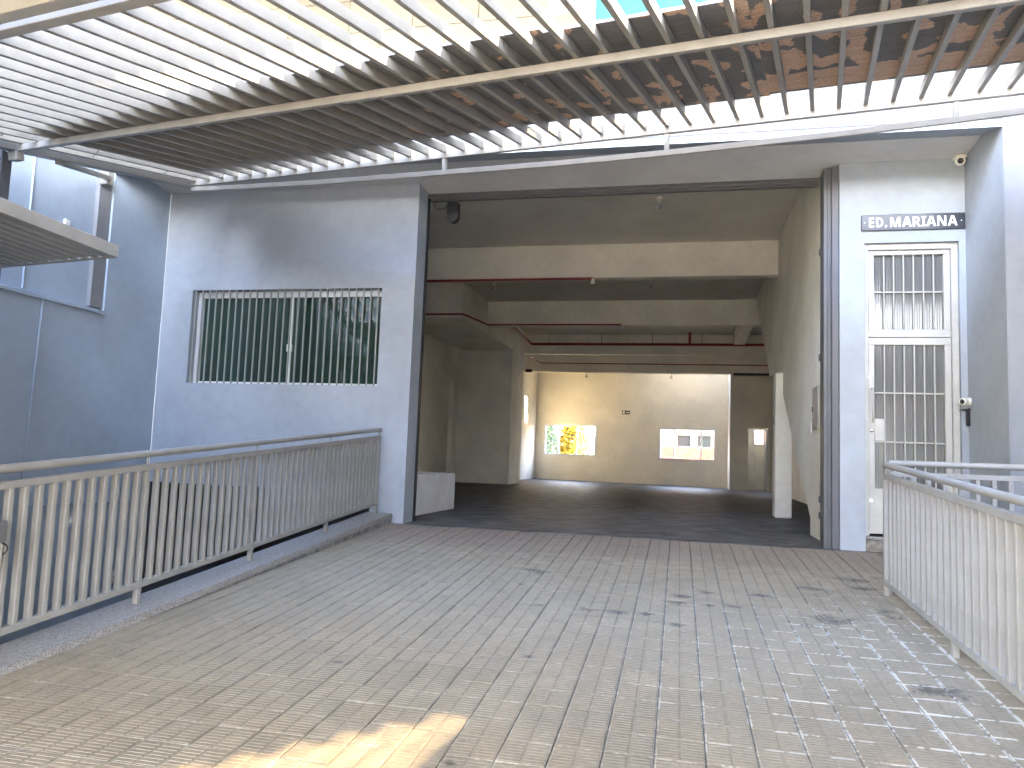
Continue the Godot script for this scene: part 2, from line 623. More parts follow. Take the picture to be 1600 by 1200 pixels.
# colour of the paving over 8 x 8 m: dirt, drips of oil, washed-out mortar, the brown strip the rain never reaches
func ramp_map() -> ImageTexture:
	var S := 1536
	var n1 := noise_img(S, 3, 0.005, 4).get_data()
	var n2 := noise_img(S, 5, 0.024, 4).get_data()
	var n3 := noise_img(S, 9, 0.11, 3).get_data()
	var st_mask := PackedFloat32Array()
	st_mask.resize(S * S)
	var spots := [[1.93, 2.01, 0.10], [2.18, 3.08, 0.04], [2.34, 4.19, 0.035], [2.53, 3.11, 0.06], [2.73, 3.11, 0.07], [3.14, 2.52, 0.07], [3.13, 2.7, 0.07], [3.34, 2.72, 0.05], [3.52, 2.7, 0.06],
		[3.73, 2.3, 0.08], [3.33, 2.33, 0.05], [2.93, 3.08, 0.05], [3.14, 3.3, 0.05], [4.14, 2.86, 0.13], [3.96, 3.07, 0.06], [4.14, 1.93, 0.09], [4.53, 1.8, 0.1], [4.51, 1.47, 0.1], [4.54, 2.51, 0.07],
		[4.54, 2.66, 0.06], [4.4, 4.1, 0.11], [2.31, 5.51, 0.03], [1.4, 4.58, 0.025], [1.94, 2.52, 0.04], [2.32, 5.30, 0.02]]
	var px := S / 6.4
	for s in spots:
		var cx := int((s[0] + 0.3) * px)
		var cz := int(s[1] * px)
		var r := int(s[2] * px * 1.6) + 2
		for dz in range(-r, r + 1):
			for dx in range(-r, r + 1):
				var x := cx + dx
				var z := cz + dz
				if x < 0 or z < 0 or x >= S or z >= S:
					continue
				var d: float = sqrt(dx * dx + dz * dz * 1.7) / (s[2] * px)
				d += (n2[z * S + x] / 255.0 - 0.5) * 1.6 + (n3[z * S + x] / 255.0 - 0.5) * 1.5
				st_mask[z * S + x] = maxf(st_mask[z * S + x], clampf(1.25 - d, 0.0, 1.0))
	var out := PackedByteArray()
	out.resize(S * S * 3)
	for z in S:
		var wz := z / px
		for x in S:
			var i := z * S + x
			var wx := x / px - 0.3
			var a := n1[i] / 255.0
			var b := n2[i] / 255.0
			var c := n3[i] / 255.0
			var v := 0.95 + 0.09 * (a - 0.5) + 0.11 * (b - 0.5) + 0.14 * (c - 0.5)
			var r := 0.520 * v
			var g := 0.474 * v
			var bl := 0.395 * v
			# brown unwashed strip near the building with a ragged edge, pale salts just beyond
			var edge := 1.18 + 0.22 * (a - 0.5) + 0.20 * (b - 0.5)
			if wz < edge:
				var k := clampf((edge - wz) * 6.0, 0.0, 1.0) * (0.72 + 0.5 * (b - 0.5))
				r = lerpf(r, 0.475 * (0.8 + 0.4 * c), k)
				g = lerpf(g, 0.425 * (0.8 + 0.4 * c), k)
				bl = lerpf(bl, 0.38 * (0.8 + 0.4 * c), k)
			elif wz < edge + 0.35 and b > 0.46:
				var k := (b - 0.46) * 0.7
				r = lerpf(r, 0.60, k)
				g = lerpf(g, 0.595, k)
				bl = lerpf(bl, 0.585, k)
			# mortar smeared along the joints
			var la := fposmod(wx - 0.0149 * wz - 2.795, 0.2)
			var lb := fposmod(wz - 0.045, 0.2)
			var da := minf(la, 0.2 - la)
			var db := minf(lb, 0.2 - lb)
			var right := clampf((wx - 2.6) * 0.6, 0.0, 1.0) * clampf((wz - 1.6) * 0.7, 0.0, 1.0)
			if wz > edge:
				# pale rim of the tiles, and mortar smeared over it in places
				if db < 0.0062 or (da < 0.0075 and da > 0.003):
					var k := 0.16 + 0.34 * clampf(b + 0.5 * (c - 0.5) - 0.35, 0.0, 1.0)
					r = lerpf(r, 0.74, k)
					g = lerpf(g, 0.72, k)
					bl = lerpf(bl, 0.66, k)
				if db < 0.003:
					r *= 0.62
					g *= 0.61
					bl *= 0.60
				var smear := 0.68 - 0.17 * right
				if minf(da, db) < 0.005 + 0.009 * right * b and b * 0.6 + c * 0.5 > smear:
					var ks := 0.25 + 0.32 * right
					r = lerpf(r, 0.84, ks)
					g = lerpf(g, 0.83, ks)
					bl = lerpf(bl, 0.79, ks)
			var m := st_mask[i]
			if m > 0.0:
				var k2 := 1.0 - 0.36 * m
				r *= k2
				g *= k2
				bl *= k2 * 1.02
			out[i * 3] = int(clampf(r, 0, 1) * 255)
			out[i * 3 + 1] = int(clampf(g, 0, 1) * 255)
			out[i * 3 + 2] = int(clampf(bl, 0, 1) * 255)
	return ImageTexture.create_from_image(Image.create_from_data(S, S, false, Image.FORMAT_RGB8, out))

func kerb_y(z: float) -> float:
	return 0.11 - 0.081 * z

func kerbs() -> void:
	# left: stone coping on a low tiled face
	var k := thing("stone_kerb", "speckled granite kerb under the railing beside the sunken drive", "kerb", Vector3.ZERO)
	var z := 0.02
	while z < 12.5:
		var z2 := z + 1.196
		var st := mb()
		var xa := -0.44 + 0.0149 * z
		var xb := -0.44 + 0.0149 * z2
		var wa := 0.315
		var p := [Vector3(xb, kerb_y(z2) - 0.045, z2), Vector3(xb + wa, kerb_y(z2) - 0.045, z2), Vector3(xa + wa, kerb_y(z) - 0.045, z), Vector3(xa, kerb_y(z) - 0.045, z),
			Vector3(xb, kerb_y(z2), z2), Vector3(xb + wa - 0.006, kerb_y(z2), z2), Vector3(xa + wa - 0.006, kerb_y(z), z), Vector3(xa, kerb_y(z), z)]
		hexa(st, p)
		build(st, "coping_stone", M.stone, k)
		z = z2 + 0.004
	z = 0.02
	var face := surf(lin(0.33, 0.325, 0.32), 0.7, M.concrete.albedo_texture, 1.2)
	while z < 6.4:
		var z2 := z + 0.195
		var st := mb()
		var xa := -0.30 + 0.0149 * z
		var xb := -0.30 + 0.0149 * z2
		var off := 0.163 + (rng.randf() - 0.5) * 0.004
		var p := [Vector3(xb, ramp_y(z2) - 0.02, z2), Vector3(xb + off, ramp_y(z2) - 0.02, z2), Vector3(xa + off, ramp_y(z) - 0.02, z), Vector3(xa, ramp_y(z) - 0.02, z),
			Vector3(xb, kerb_y(z2) - 0.049, z2), Vector3(xb + off, kerb_y(z2) - 0.049, z2), Vector3(xa + off, kerb_y(z) - 0.049, z), Vector3(xa, kerb_y(z) - 0.049, z)]
		hexa(st, p)
		build(st, "kerb_tile", face, k)
		z = z2 + 0.005
	# right: low bluish stone edge outside the other railing
	var r := thing("stone_edge", "low blue-grey stone edge along the foot of the grey railing", "kerb", Vector3.ZERO)
	z = 1.99
	while z < 9.0:
		var z2 := z + 0.8
		var st := mb()
		var p := []
		for h in [-0.05, 0.022]:
			for q in [[4.735, z2], [4.90, z2], [4.90, z], [4.735, z]]:
				p.append(Vector3(q[0] + 0.012 * q[1], ramp_y(q[1]) + h, q[1]))
		hexa(st, p)
		build(st, "edge_stone", M.stone_blue, r)
		z = z2 + 0.004

# one railing from a to b (feet line), posts at given distances
func railing(label: String, a: Vector3, b: Vector3, h: float, pitch: float, posts: Array, foot: float) -> Node3D:
	var r := thing("railing", label, "railing", a)
	var d := b - a
	var L := d.length()
	var t := d / L
	var st := mb()
	tube(st, [Vector3.UP * h, d + Vector3.UP * h], 0.024, 16)
	build(st, "handrail", M.rail, r)
	st = mb()
	bar(st, Vector3.UP * (h - 0.085), d + Vector3.UP * (h - 0.085), 0.04, 0.04)
	build(st, "top_rail", M.rail, r)
	st = mb()
	bar(st, Vector3.UP * (foot + 0.02), d + Vector3.UP * (foot + 0.02), 0.04, 0.04)
	build(st, "bottom_rail", M.rail, r)
	# baluster mesh, upright, shared
	var flat := Vector3(d.x, 0, d.z).normalized()
	var side := Vector3.UP.cross(flat).normalized()
	var y0 := foot + 0.035
	var y1 := h - 0.102
	st = mb()
	cbox(st, Vector3.ZERO, side, Vector3.UP, side.cross(Vector3.UP), Vector3(-0.018, y0, -0.016), Vector3(0.018, y1, 0.016), 0.003)
	var bal := st.commit()
	st = mb()
	cbox(st, Vector3.ZERO, side, Vector3.UP, side.cross(Vector3.UP), Vector3(-0.0185, 0.0, -0.0185), Vector3(0.0185, h - 0.10, 0.0185), 0.003)
	var pst := st.commit()
	st = mb()
	tube(st, [Vector3(0, h - 0.07, 0), Vector3(0, h - 0.02, 0)], 0.007, 8)
	var stub := st.commit()
	for p in posts:
		inst(pst, "post", M.rail, r, Transform3D(Basis(), t * p))
		inst(stub, "bracket", M.rail, r, Transform3D(Basis(), t * p))
	var s := pitch * 0.5
	while s < L - 0.03:
		var ok := true
		for p in posts:
			if absf(p - s) < pitch * 0.42:
				ok = false
		if ok:
			inst(bal, "baluster", M.rail, r, Transform3D(Basis(), t * s))
		s += pitch
	return r

func railings() -> void:
	var zf := 0.06
	var zn := 8.3
	var a := Vector3(-0.31 + 0.0149 * zf, kerb_y(zf), zf)
	var b := Vector3(-0.31 + 0.0149 * zn, kerb_y(zn), zn)
	var k := (b - a).length() / (zn - zf)
	railing("long pale grey railing on the stone kerb beside the sunken drive", a, b, 0.955, 0.0965, [0.035, 1.30 * k, 2.66 * k, 4.0 * k, 5.36 * k, 6.7 * k, 8.1 * k], 0.10)
	var a2 := Vector3(4.655, ramp_y(1.97), 1.97)
	var b2 := Vector3(4.735, ramp_y(7.6), 7.6)
	railing("grey railing sloping down the ramp past the white glazed door", a2, b2, 0.985, 0.112, [0.02, 1.52, 3.0, 4.5, 5.6], 0.085)
	var a3 := Vector3(4.655, -0.13, 1.945)
	var b3 := Vector3(7.4, -0.13, 1.945)
	var r := railing("level grey railing in front of the white glazed door wall", a3, b3, 1.0, 0.112, [0.0, 1.35, 2.7], 0.085)
	r.position.x += 0.03

func side_wall() -> void:
	var w := thing("side_wall", "tall blue-grey rendered wall along the sunken drive", "wall", Vector3(-3.39, -2.6, 6.0))
	var o := -w.position
	var st := mb()
	# lower, thicker part; the strip next to the facade keeps that thickness to the top
	box(st, Vector3(-3.75, -2.6, 0.98) + o, Vector3(-3.39, 2.25, 13.0) + o)
	box(st, Vector3(-3.75, -2.6, 0.0) + o, Vector3(-3.39, 5.15, 0.979) + o)
	build(st, "lower_wall", M.side_wall, w)
	st = mb()
	box(st, Vector3(-3.9, 2.25, 0.981) + o, Vector3(-3.47, 7.5, 13.0) + o)
	build(st, "upper_wall", M.side_wall, w)
	st = mb()
	var pts := [Vector3(-3.469, 2.2505, 13.0), Vector3(-3.36, 2.2505, 13.0), Vector3(-3.36, 2.2505, 0.985), Vector3(-3.469, 2.2505, 0.985),
		Vector3(-3.469, 2.315, 13.0), Vector3(-3.36, 2.285, 13.0), Vector3(-3.36, 2.285, 0.985), Vector3(-3.469, 2.315, 0.985)]
	for i in 8:
		pts[i] += o
	hexa(st, pts)
	build(st, "ledge", M.side_wall, w)
	st = mb()
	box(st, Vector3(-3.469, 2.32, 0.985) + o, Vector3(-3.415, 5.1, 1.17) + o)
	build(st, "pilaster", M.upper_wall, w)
	# conduits
	st = mb()
	tube(st, [Vector3(-3.462, 5.0, 2.03) + o, Vector3(-3.462, 2.33, 2.03) + o], 0.011, 8)
	build(st, "conduit", M.side_wall, w)
	st = mb()
	tube(st, [Vector3(-3.375, 2.26, 1.85) + o, Vector3(-3.375, 0.15, 1.90) + o, Vector3(-3.375, 0.12, 1.86) + o, Vector3(-3.375, 0.10, 0.16) + o], 0.012, 8)
	build(st, "conduit", M.side_wall, w)
	st = mb()
	bx(st, Vector3(-3.47, 3.08, 1.52) + o, Vector3(-3.44, 3.19, 1.59) + o)
	build(st, "socket_plate", M.plastic, w)
	st = mb()
	bx(st, Vector3(-3.40, -0.84, 0.44) + o, Vector3(-3.37, -0.70, 0.53) + o)
	build(st, "socket_plate", M.plastic, w)

# ---------------------------------------------------------------- the building
var B: Node3D

func part_box(called: String, m: Material, lo: Vector3, hi: Vector3, ch := 0.006) -> MeshInstance3D:
	var st := mb()
	bx(st, lo, hi, ch)
	return build(st, called, m, B)

func garage_shell() -> void:
	B = thing("garage_building", "grey rendered building with a wide open garage bay and a barred window", "building", Vector3.ZERO)
	# wall with the barred window, carried over the basement opening
	var st := mb()
	slab(st, Vector3.ZERO, Vector3.RIGHT, Vector3.UP, 0.30, [-3.388, -2.96, -0.42, -0.41, 0.0], [-2.6, 0.33, 1.573, 2.745, 4.3],
		[[-2.96, -0.41, 1.573, 2.745], [-3.5, -0.42, -3, 0.33]])
	build(st, "front_wall", M.wall_grey, B)
	# wall of the small door and its return
	st = mb()
	slab(st, Vector3.ZERO, Vector3.RIGHT, Vector3.UP, 0.30, [4.672, 4.912, 5.80, 5.862], [-2.6, -0.02, 3.15, 4.3], [[4.912, 5.80, -0.02, 3.15]])
	build(st, "door_wall", M.wall_grey, B)
	st = mb()
	box(st, Vector3(5.864, -2.6, -0.3), Vector3(6.2, 4.05, 0.997))
	build(st, "return_wall", M.wall_grey, B)
	st = mb()
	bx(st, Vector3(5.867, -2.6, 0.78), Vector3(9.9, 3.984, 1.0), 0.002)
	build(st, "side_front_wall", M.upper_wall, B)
	# door step
	st = mb()
	bx(st, Vector3(4.914, -0.03, -0.29), Vector3(5.798, 0.118, -0.012), 0.004)
	build(st, "door_step", M.tile_brown, B)
	st = mb()
	bx(st, Vector3(4.913, 0.119, -0.29), Vector3(5.799, 0.146, 0.0), 0.004)
	build(st, "door_sill", M.stone, B)
	# soffit, lip and the wall above
	st = mb()
	prism_x(st, PackedVector2Array([Vector2(-0.40, 3.985), Vector2(0.49, 4.045), Vector2(0.49, 4.12), Vector2(-0.40, 4.06)]), -3.388, 5.8635)
	build(st, "soffit", M.soffit, B)
	st = mb()
	prism_x(st, PackedVector2Array([Vector2(0.4905, 4.047), Vector2(0.998, 3.912), Vector2(0.998, 3.98), Vector2(0.4905, 4.12)]), -3.388, 5.8635)
	build(st, "soffit_lip", M.wall_grey, B)
	st = mb()
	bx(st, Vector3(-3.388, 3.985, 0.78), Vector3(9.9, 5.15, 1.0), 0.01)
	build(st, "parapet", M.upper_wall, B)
	st = mb()
	slab(st, Vector3(-3.9, 4.98, 0.779), Vector3.RIGHT, Vector3.FORWARD, 0.258, [0.0, 5.4, 8.25, 8.6, 9.5, 9.8], [0.0, 19.0, 19.4, 19.85, 19.95, 22.7], [[5.4, 8.25, 19.4, 19.85], [8.6, 9.5, 19.0, 19.95]])  # openings added out of view to let light into back bay and washroom
	build(st, "roof_slab", M.ceiling, B)
	# basement behind its opening
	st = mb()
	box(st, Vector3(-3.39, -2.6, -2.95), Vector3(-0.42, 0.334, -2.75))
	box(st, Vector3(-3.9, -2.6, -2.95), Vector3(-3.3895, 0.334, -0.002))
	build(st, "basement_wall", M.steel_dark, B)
	st = mb()
	box(st, Vector3(-0.42, -2.6, -22.0), Vector3(6.2, -0.13, 0.028))
	build(st, "plinth", M.concrete, B)

func garage_inside() -> void:
	var fl := mb()
	box(fl, Vector3(-0.27, -0.12, -21.9), Vector3(5.9, 0.0, 0.044))
	box(fl, Vector3(-3.7, -0.12, -21.9), Vector3(-0.2705, 0.0, -2.76))
	struct(build(fl, "garage_floor", M.floor, self))
	var st := mb()
	bx(st, Vector3(-3.6, 0.335, -2.81), Vector3(-0.30, 0.525, -0.31), 0.006)
	bx(st, Vector3(-0.45, -0.1, -2.812), Vector3(-0.262, 0.53, -0.302), 0.008)
	build(st, "raised_platform", M.white_block, B)
	part_box("left_wall", M.cream, Vector3(-3.85, -0.1, -21.9), Vector3(-3.60, 4.72, -0.31))
	part_box("pilaster", M.cream, Vector3(-3.60, 0.001, -13.15), Vector3(-3.46, 3.9, -12.75))
	# stair wall with its sloping lower edge
	st = mb()
	prism_x(st, PackedVector2Array([Vector2(-0.31, 0.0005), Vector2(-1.65, 0.0005), Vector2(-1.65, 0.21), Vector2(-5.35, 2.40), Vector2(-6.8, 2.50), Vector2(-9.6, 4.33), Vector2(-10.25, 4.719), Vector2(-0.31, 4.719)]), 4.62, 4.77)
	build(st, "stair_wall", M.cream, B)
	st = mb()
	prism_x(st, PackedVector2Array([Vector2(-1.652, 0.2), Vector2(-5.36, 2.395), Vector2(-6.8, 2.495), Vector2(-9.6, 4.325), Vector2(-10.2, 4.70), Vector2(-9.9, 4.71), Vector2(-9.4, 4.6), Vector2(-6.6, 2.75), Vector2(-5.2, 2.65), Vector2(-1.652, 0.55)]), 4.771, 5.749)
	build(st, "stair_soffit", M.cream, B)
	part_box("pillar", M.cream, Vector3(4.505, 0.0005, -5.02), Vector3(4.762, 2.32, -4.62), 0.012)
	part_box("right_wall", M.cream, Vector3(5.75, -0.1, -21.9), Vector3(5.95, 4.72, -0.301))
	# beams
	for z in [-5.33, -10.35, -15.58]:
		part_box("beam", M.cream, Vector3(-3.6, 4.10, z - 0.26), Vector3(4.619 if z > -6 else 5.749, 4.72, z), 0.012)
	part_box("beam", M.cream, Vector3(4.38, 4.36, -15.57), Vector3(4.70, 4.72, -10.62), 0.012)
	part_box("gate_lintel", M.cream, Vector3(-3.6, 4.06, -0.66), Vector3(4.6195, 4.72, -0.42))
	part_box("hanging_soffit", M.cream, Vector3(-3.6, 3.90, -13.49), Vector3(-1.90, 4.7195, -8.15), 0.01)
	part_box("service_shaft", M.cream, Vector3(-3.6, 0.0005, -15.1), Vector3(-1.95, 4.7195, -13.5), 0.012)
	# wall with the wide opening to the back bay
	st = mb()
	slab(st, Vector3(0, 0, -17.8), Vector3.RIGHT, Vector3.UP, 0.2, [-3.6, -2.73, 4.42, 4.99, 5.61, 5.75], [0.0005, 2.02, 3.78, 4.7195], [[-2.73, 4.42, -1, 3.78], [4.99, 5.61, -1, 2.02]])
	build(st, "cross_wall", M.cream, B)
	part_box("bay_wall", M.cream, Vector3(-2.93, 0.0005, -21.7), Vector3(-2.731, 4.7195, -18.001))
	part_box("bay_wall", M.cream, Vector3(4.421, 0.0005, -21.7), Vector3(4.55, 4.7195, -18.001))
	# back wall, slightly skewed, with two windows
	var o := Vector3(-2.73, 0, -21.3)
	var u := Vector3(7.15, 0, 1.8).normalized()
	var L := 7.5
	var w1 := [0.39, 2.51, 0.95, 2.10]
	var w2 := [4.95, 6.95, 0.92, 2.03]
	st = mb()
	slab(st, o, u, Vector3.UP, 0.15, [0.0, 0.39, 2.51, 4.95, 6.95, L], [0.0005, 0.92, 0.95, 2.03, 2.10, 4.7195], [w1, w2])
	build(st, "back_wall", M.cream, B)
	back_window(o, u, w1, [0.0, 0.27, 0.63, 0.84, 1.0], [true, false, true, true])
	back_window(o, u, w2, [0.0, 0.27, 0.75, 1.0], [true, false, true])
	# wash room behind the narrow doorway
	part_box("washroom_wall", M.tile_cream, Vector3(4.551, 0.0005, -19.35), Vector3(5.30, 2.6, -19.25))
	part_box("washroom_wall", M.tile_cream, Vector3(5.30, 0.0005, -19.35), Vector3(5.745, 1.55, -19.25))
	part_box("washroom_wall", M.tile_cream, Vector3(5.30, 2.02, -19.35), Vector3(5.745, 2.6, -19.25))
	part_box("washroom_wall", M.tile_cream, Vector3(5.58, 1.551, -19.35), Vector3(5.745, 2.019, -19.25))
	part_box("washroom_door", M.white_paint, Vector3(5.57, 0.01, -18.62), Vector3(5.61, 2.0, -18.03))

func back_window(o: Vector3, u: Vector3, w: Array, cuts: Array, closed: Array) -> void:
	var g := group_node("window", B)
	var n := u.cross(Vector3.UP)
	var f := func(a: float, y: float, d: float) -> Vector3: return o + u * a + Vector3.UP * y + n * d
	var st := mb()
	var z := Vector3(0, 0, 0)
	for e in [[w[0] - 0.03, w[1] + 0.03, w[2] - 0.03, w[2] + 0.04], [w[0] - 0.03, w[1] + 0.03, w[3] - 0.04, w[3] + 0.03], [w[0] - 0.03, w[0] + 0.04, w[2] + 0.04, w[3] - 0.04], [w[1] - 0.04, w[1] + 0.03, w[2] + 0.04, w[3] - 0.04]]:
		cbox(st, o, u, Vector3.UP, n, Vector3(e[0], e[2], -0.10), Vector3(e[1], e[3], 0.012), 0.003)
	build(st, "frame", M.alu, g)
	for i in cuts.size():
		if i > 0 and i < cuts.size() - 1:
			var a: float = lerpf(w[0], w[1], cuts[i])
			st = mb()
			cbox(st, o, u, Vector3.UP, n, Vector3(a - 0.022, w[2] + 0.041, -0.07), Vector3(a + 0.022, w[3] - 0.041, -0.01), 0.003)
			build(st, "mullion", M.alu, g)
	for i in closed.size():
		if closed[i]:
			var a: float = lerpf(w[0], w[1], cuts[i])
			var b: float = lerpf(w[0], w[1], cuts[i + 1])
			st = mb()
			cbox(st, o, u, Vector3.UP, n, Vector3(a, w[2] + 0.03, -0.045), Vector3(b, w[3] - 0.03, -0.039), 0.001)
			build(st, "pane", M.glass_clear, g)

func gate_steel() -> void:
	var g := thing("steel_gateway", "dark steel guide frame of the overhead garage gate", "gate frame", Vector3(2.3, 0, -0.2))
	var o := -g.position
	var st := mb()
	bx(st, Vector3(4.525, 0.0, -0.29) + o, Vector3(4.600, 3.985, -0.06) + o, 0.004)
	bx(st, Vector3(4.6005, 0.0, -0.25) + o, Vector3(4.671, 3.985, -0.03) + o, 0.006)
	bx(st, Vector3(4.560, 0.0, -0.0595) + o, Vector3(4.582, 3.985, -0.045) + o, 0.003)
	build(st, "column", M.steel_dark, g)
	st = mb()
	bx(st, Vector3(0.0, 0.0, -0.36) + o, Vector3(0.018, 3.93, -0.302) + o, 0.003)
	build(st, "guide_rail", M.black, g)
	st = mb()
	bx(st, Vector3(0.0, 3.935, -0.40) + o, Vector3(4.524, 4.02, -0.34) + o, 0.004)
	bx(st, Vector3(0.0, 3.915, -0.44) + o, Vector3(4.524, 3.934, -0.36) + o, 0.004)
	bx(st, Vector3(0.0, 3.965, -0.339) + o, Vector3(4.524, 3.985, -0.315) + o, 0.003)
	build(st, "head_track", M.steel_dark, g)
	for y in [0.28, 0.45, 1.95, 3.1]:
		st = mb()
		bx(st, Vector3(4.51, y, -0.30) + o, Vector3(4.524, y + 0.07, -0.26) + o, 0.003)
		build(st, "hinge_lug", M.steel_dark, g)

func facade_window() -> void:
	var g := group_node("window", B)
	g.set_meta("label", "wide dark green window behind thin vertical bars")
	var x0 := -2.96
	var x1 := -0.41
	var y0 := 1.573
	var y1 := 2.745
	var st := mb()
	for e in [[x0, x1, y1 - 0.075, y1], [x0, x1, y0, y0 + 0.035], [x0, x0 + 0.075, y0 + 0.035, y1 - 0.075], [x1 - 0.04, x1, y0 + 0.035, y1 - 0.075]]:
		bx(st, Vector3(e[0], e[2], -0.20), Vector3(e[1], e[3], -0.13), 0.003)
	build(st, "frame", M.alu, g)
	st = mb()
	bx(st, Vector3(-1.665, y0 + 0.0355, -0.185), Vector3(-1.625, y1 - 0.0755, -0.128), 0.003)
	build(st, "mullion", M.alu, g)
	st = mb()
	bx(st, Vector3(-1.67, 1.99, -0.1275), Vector3(-1.60, 2.08, -0.10), 0.006)
	build(st, "latch", M.alu, g)
	for q in [[x0 + 0.06, -1.645, -0.165], [-1.645, x1 - 0.03, -0.155]]:
		st = mb()
		bx(st, Vector3(q[0], y0 + 0.03, q[2]), Vector3(q[1], y1 - 0.07, q[2] + 0.006), 0.001)
		build(st, "pane", M.glass_dark, g)
	st = mb()
	bx(st, Vector3(-0.008, y0, -0.028), Vector3(0.008, y1, -0.008), 0.002)
	var m := st.commit()
	for i in 27:
		inst(m, "bar", M.bar_grey, g, Transform3D(Basis(), Vector3(x0 + 0.045 + 0.0945 * i, 0, 0)))
	# closed blind behind the glass
	st = mb()
	bx(st, Vector3(x0 - 0.1, y0 - 0.1, -0.42), Vector3(x1 + 0.1, y1 + 0.1, -0.40), 0.004)
	build(st, "blind", mat(lin(0.16, 0.19, 0.15), 0.9), g)

func ribbed(st: SurfaceTool, x0: float, x1: float, y0: float, y1: float, z: float, step: float) -> void:
	var n := int(round((x1 - x0) / step)) * 4
	for i in n:
		var a := x0 + (x1 - x0) * i / n
		var b := x0 + (x1 - x0) * (i + 1) / n
		var za := z + 0.0022 * absf(sin(PI * i / 4.0))
		var zb := z + 0.0022 * absf(sin(PI * (i + 1) / 4.0))
		quad(st, Vector3(a, y0, za), Vector3(b, y0, zb), Vector3(b, y1, zb), Vector3(a, y1, za))

func entrance_door() -> void:
	var g := group_node("door", B)
	g.set_meta("label", "narrow white steel door with barred ribbed glass and a transom")
	var z := -0.06
	var st := mb()
	# outer frame
	for e in [[4.914, 4.955, 0.15, 3.148], [5.735, 5.798, 0.15, 3.148], [4.955, 5.735, 3.085, 3.148]]:
		bx(st, Vector3(e[0], e[2], -0.16), Vector3(e[1], e[3], -0.035), 0.004)
	build(st, "frame", M.white_paint, g)
	# fixed transom
	var ga := 5.015
	var gb := 5.672
	st = mb()
	for e in [[4.957, 5.733, 2.175, 2.255], [4.957, 5.733, 3.035, 3.083], [4.957, ga, 2.255, 3.035], [gb, 5.733, 2.255, 3.035]]:
		bx(st, Vector3(e[0], e[2], -0.12), Vector3(e[1], e[3], z), 0.004)
	build(st, "transom", M.white_paint, g)
	# leaf
	st = mb()
	for e in [[4.957, 5.733, 2.095, 2.168], [4.957, 5.733, 0.175, 0.63], [4.957, ga, 0.63, 2.095], [gb, 5.733, 0.63, 2.095], [ga, 5.105, 1.11, 1.335]]:
		bx(st, Vector3(e[0], e[2], -0.12), Vector3(e[1], e[3], z), 0.004)
	bx(st, Vector3(5.09, 0.24, z), Vector3(5.60, 0.25, z + 0.004), 0.001)
	bx(st, Vector3(5.09, 0.57, z), Vector3(5.60, 0.58, z + 0.004), 0.001)
	build(st, "leaf", M.white_paint, g)
	st = mb()
	ribbed(st, ga, gb, 2.255, 3.035, -0.100, 0.0235)
	build(st, "pane", M.glass_reed, g)
	st = mb()
	ribbed(st, ga, gb, 1.335, 2.095, -0.100, 0.0235)
	ribbed(st, 5.105, gb, 1.11, 1.335, -0.100, 0.0235)
	ribbed(st, ga, gb, 0.63, 1.11, -0.100, 0.0235)
	build(st, "pane", M.glass_reed, g)
	# bars
	for r in [[2.255, 3.035], [0.63, 2.095]]:
		st = mb()
		bx(st, Vector3(-0.006, r[0], -0.088), Vector3(0.006, r[1], -0.066), 0.002)
		var m := st.commit()
		for i in range(1, 7):
			inst(m, "bar", M.white_paint, g, Transform3D(Basis(), Vector3(ga + (gb - ga) * i / 7.0 + 0.003, 0, 0)))
	st = mb()
	bx(st, Vector3(ga, -0.007, -0.092), Vector3(gb, 0.007, -0.070), 0.002)
	var hm := st.commit()
	for y in [2.645, 1.60, 1.10]:
		inst(hm, "bar", M.white_paint, g, Transform3D(Basis(), Vector3(0, y, 0)))
	# pull handle, lock and plates
	st = mb()
	tube(st, [Vector3(4.99, 1.30, -0.058), Vector3(4.99, 1.30, -0.01), Vector3(4.99, 1.64, -0.01), Vector3(4.99, 1.64, -0.058)], 0.008, 10)
	build(st, "handle", M.white_paint, g)
	st = mb()
	lathe(st, Vector3(4.985, 1.21, -0.06), Vector3.BACK, [Vector2(0.018, 0), Vector2(0.018, 0.008), Vector2(0.008, 0.014), Vector2(0, 0.015)], 14)
	build(st, "lock", M.chrome, g)
	for y in [1.76, 0.50]:
		st = mb()
		lathe(st, Vector3(4.975, y, -0.06), Vector3.BACK, [Vector2(0.024, 0), Vector2(0.022, 0.006), Vector2(0.008, 0.010), Vector2(0, 0.012)], 14)
		build(st, "hinge_cap", M.alu, g)
	# the dark stair hall behind
	st = mb()
	slab(st, Vector3(4.78, 0.15, -1.4), Vector3.RIGHT, Vector3.UP, 0.05, [0.0, 0.965], [0.0, 4.5], [])
	build(st, "hall_wall", M.panel, B)

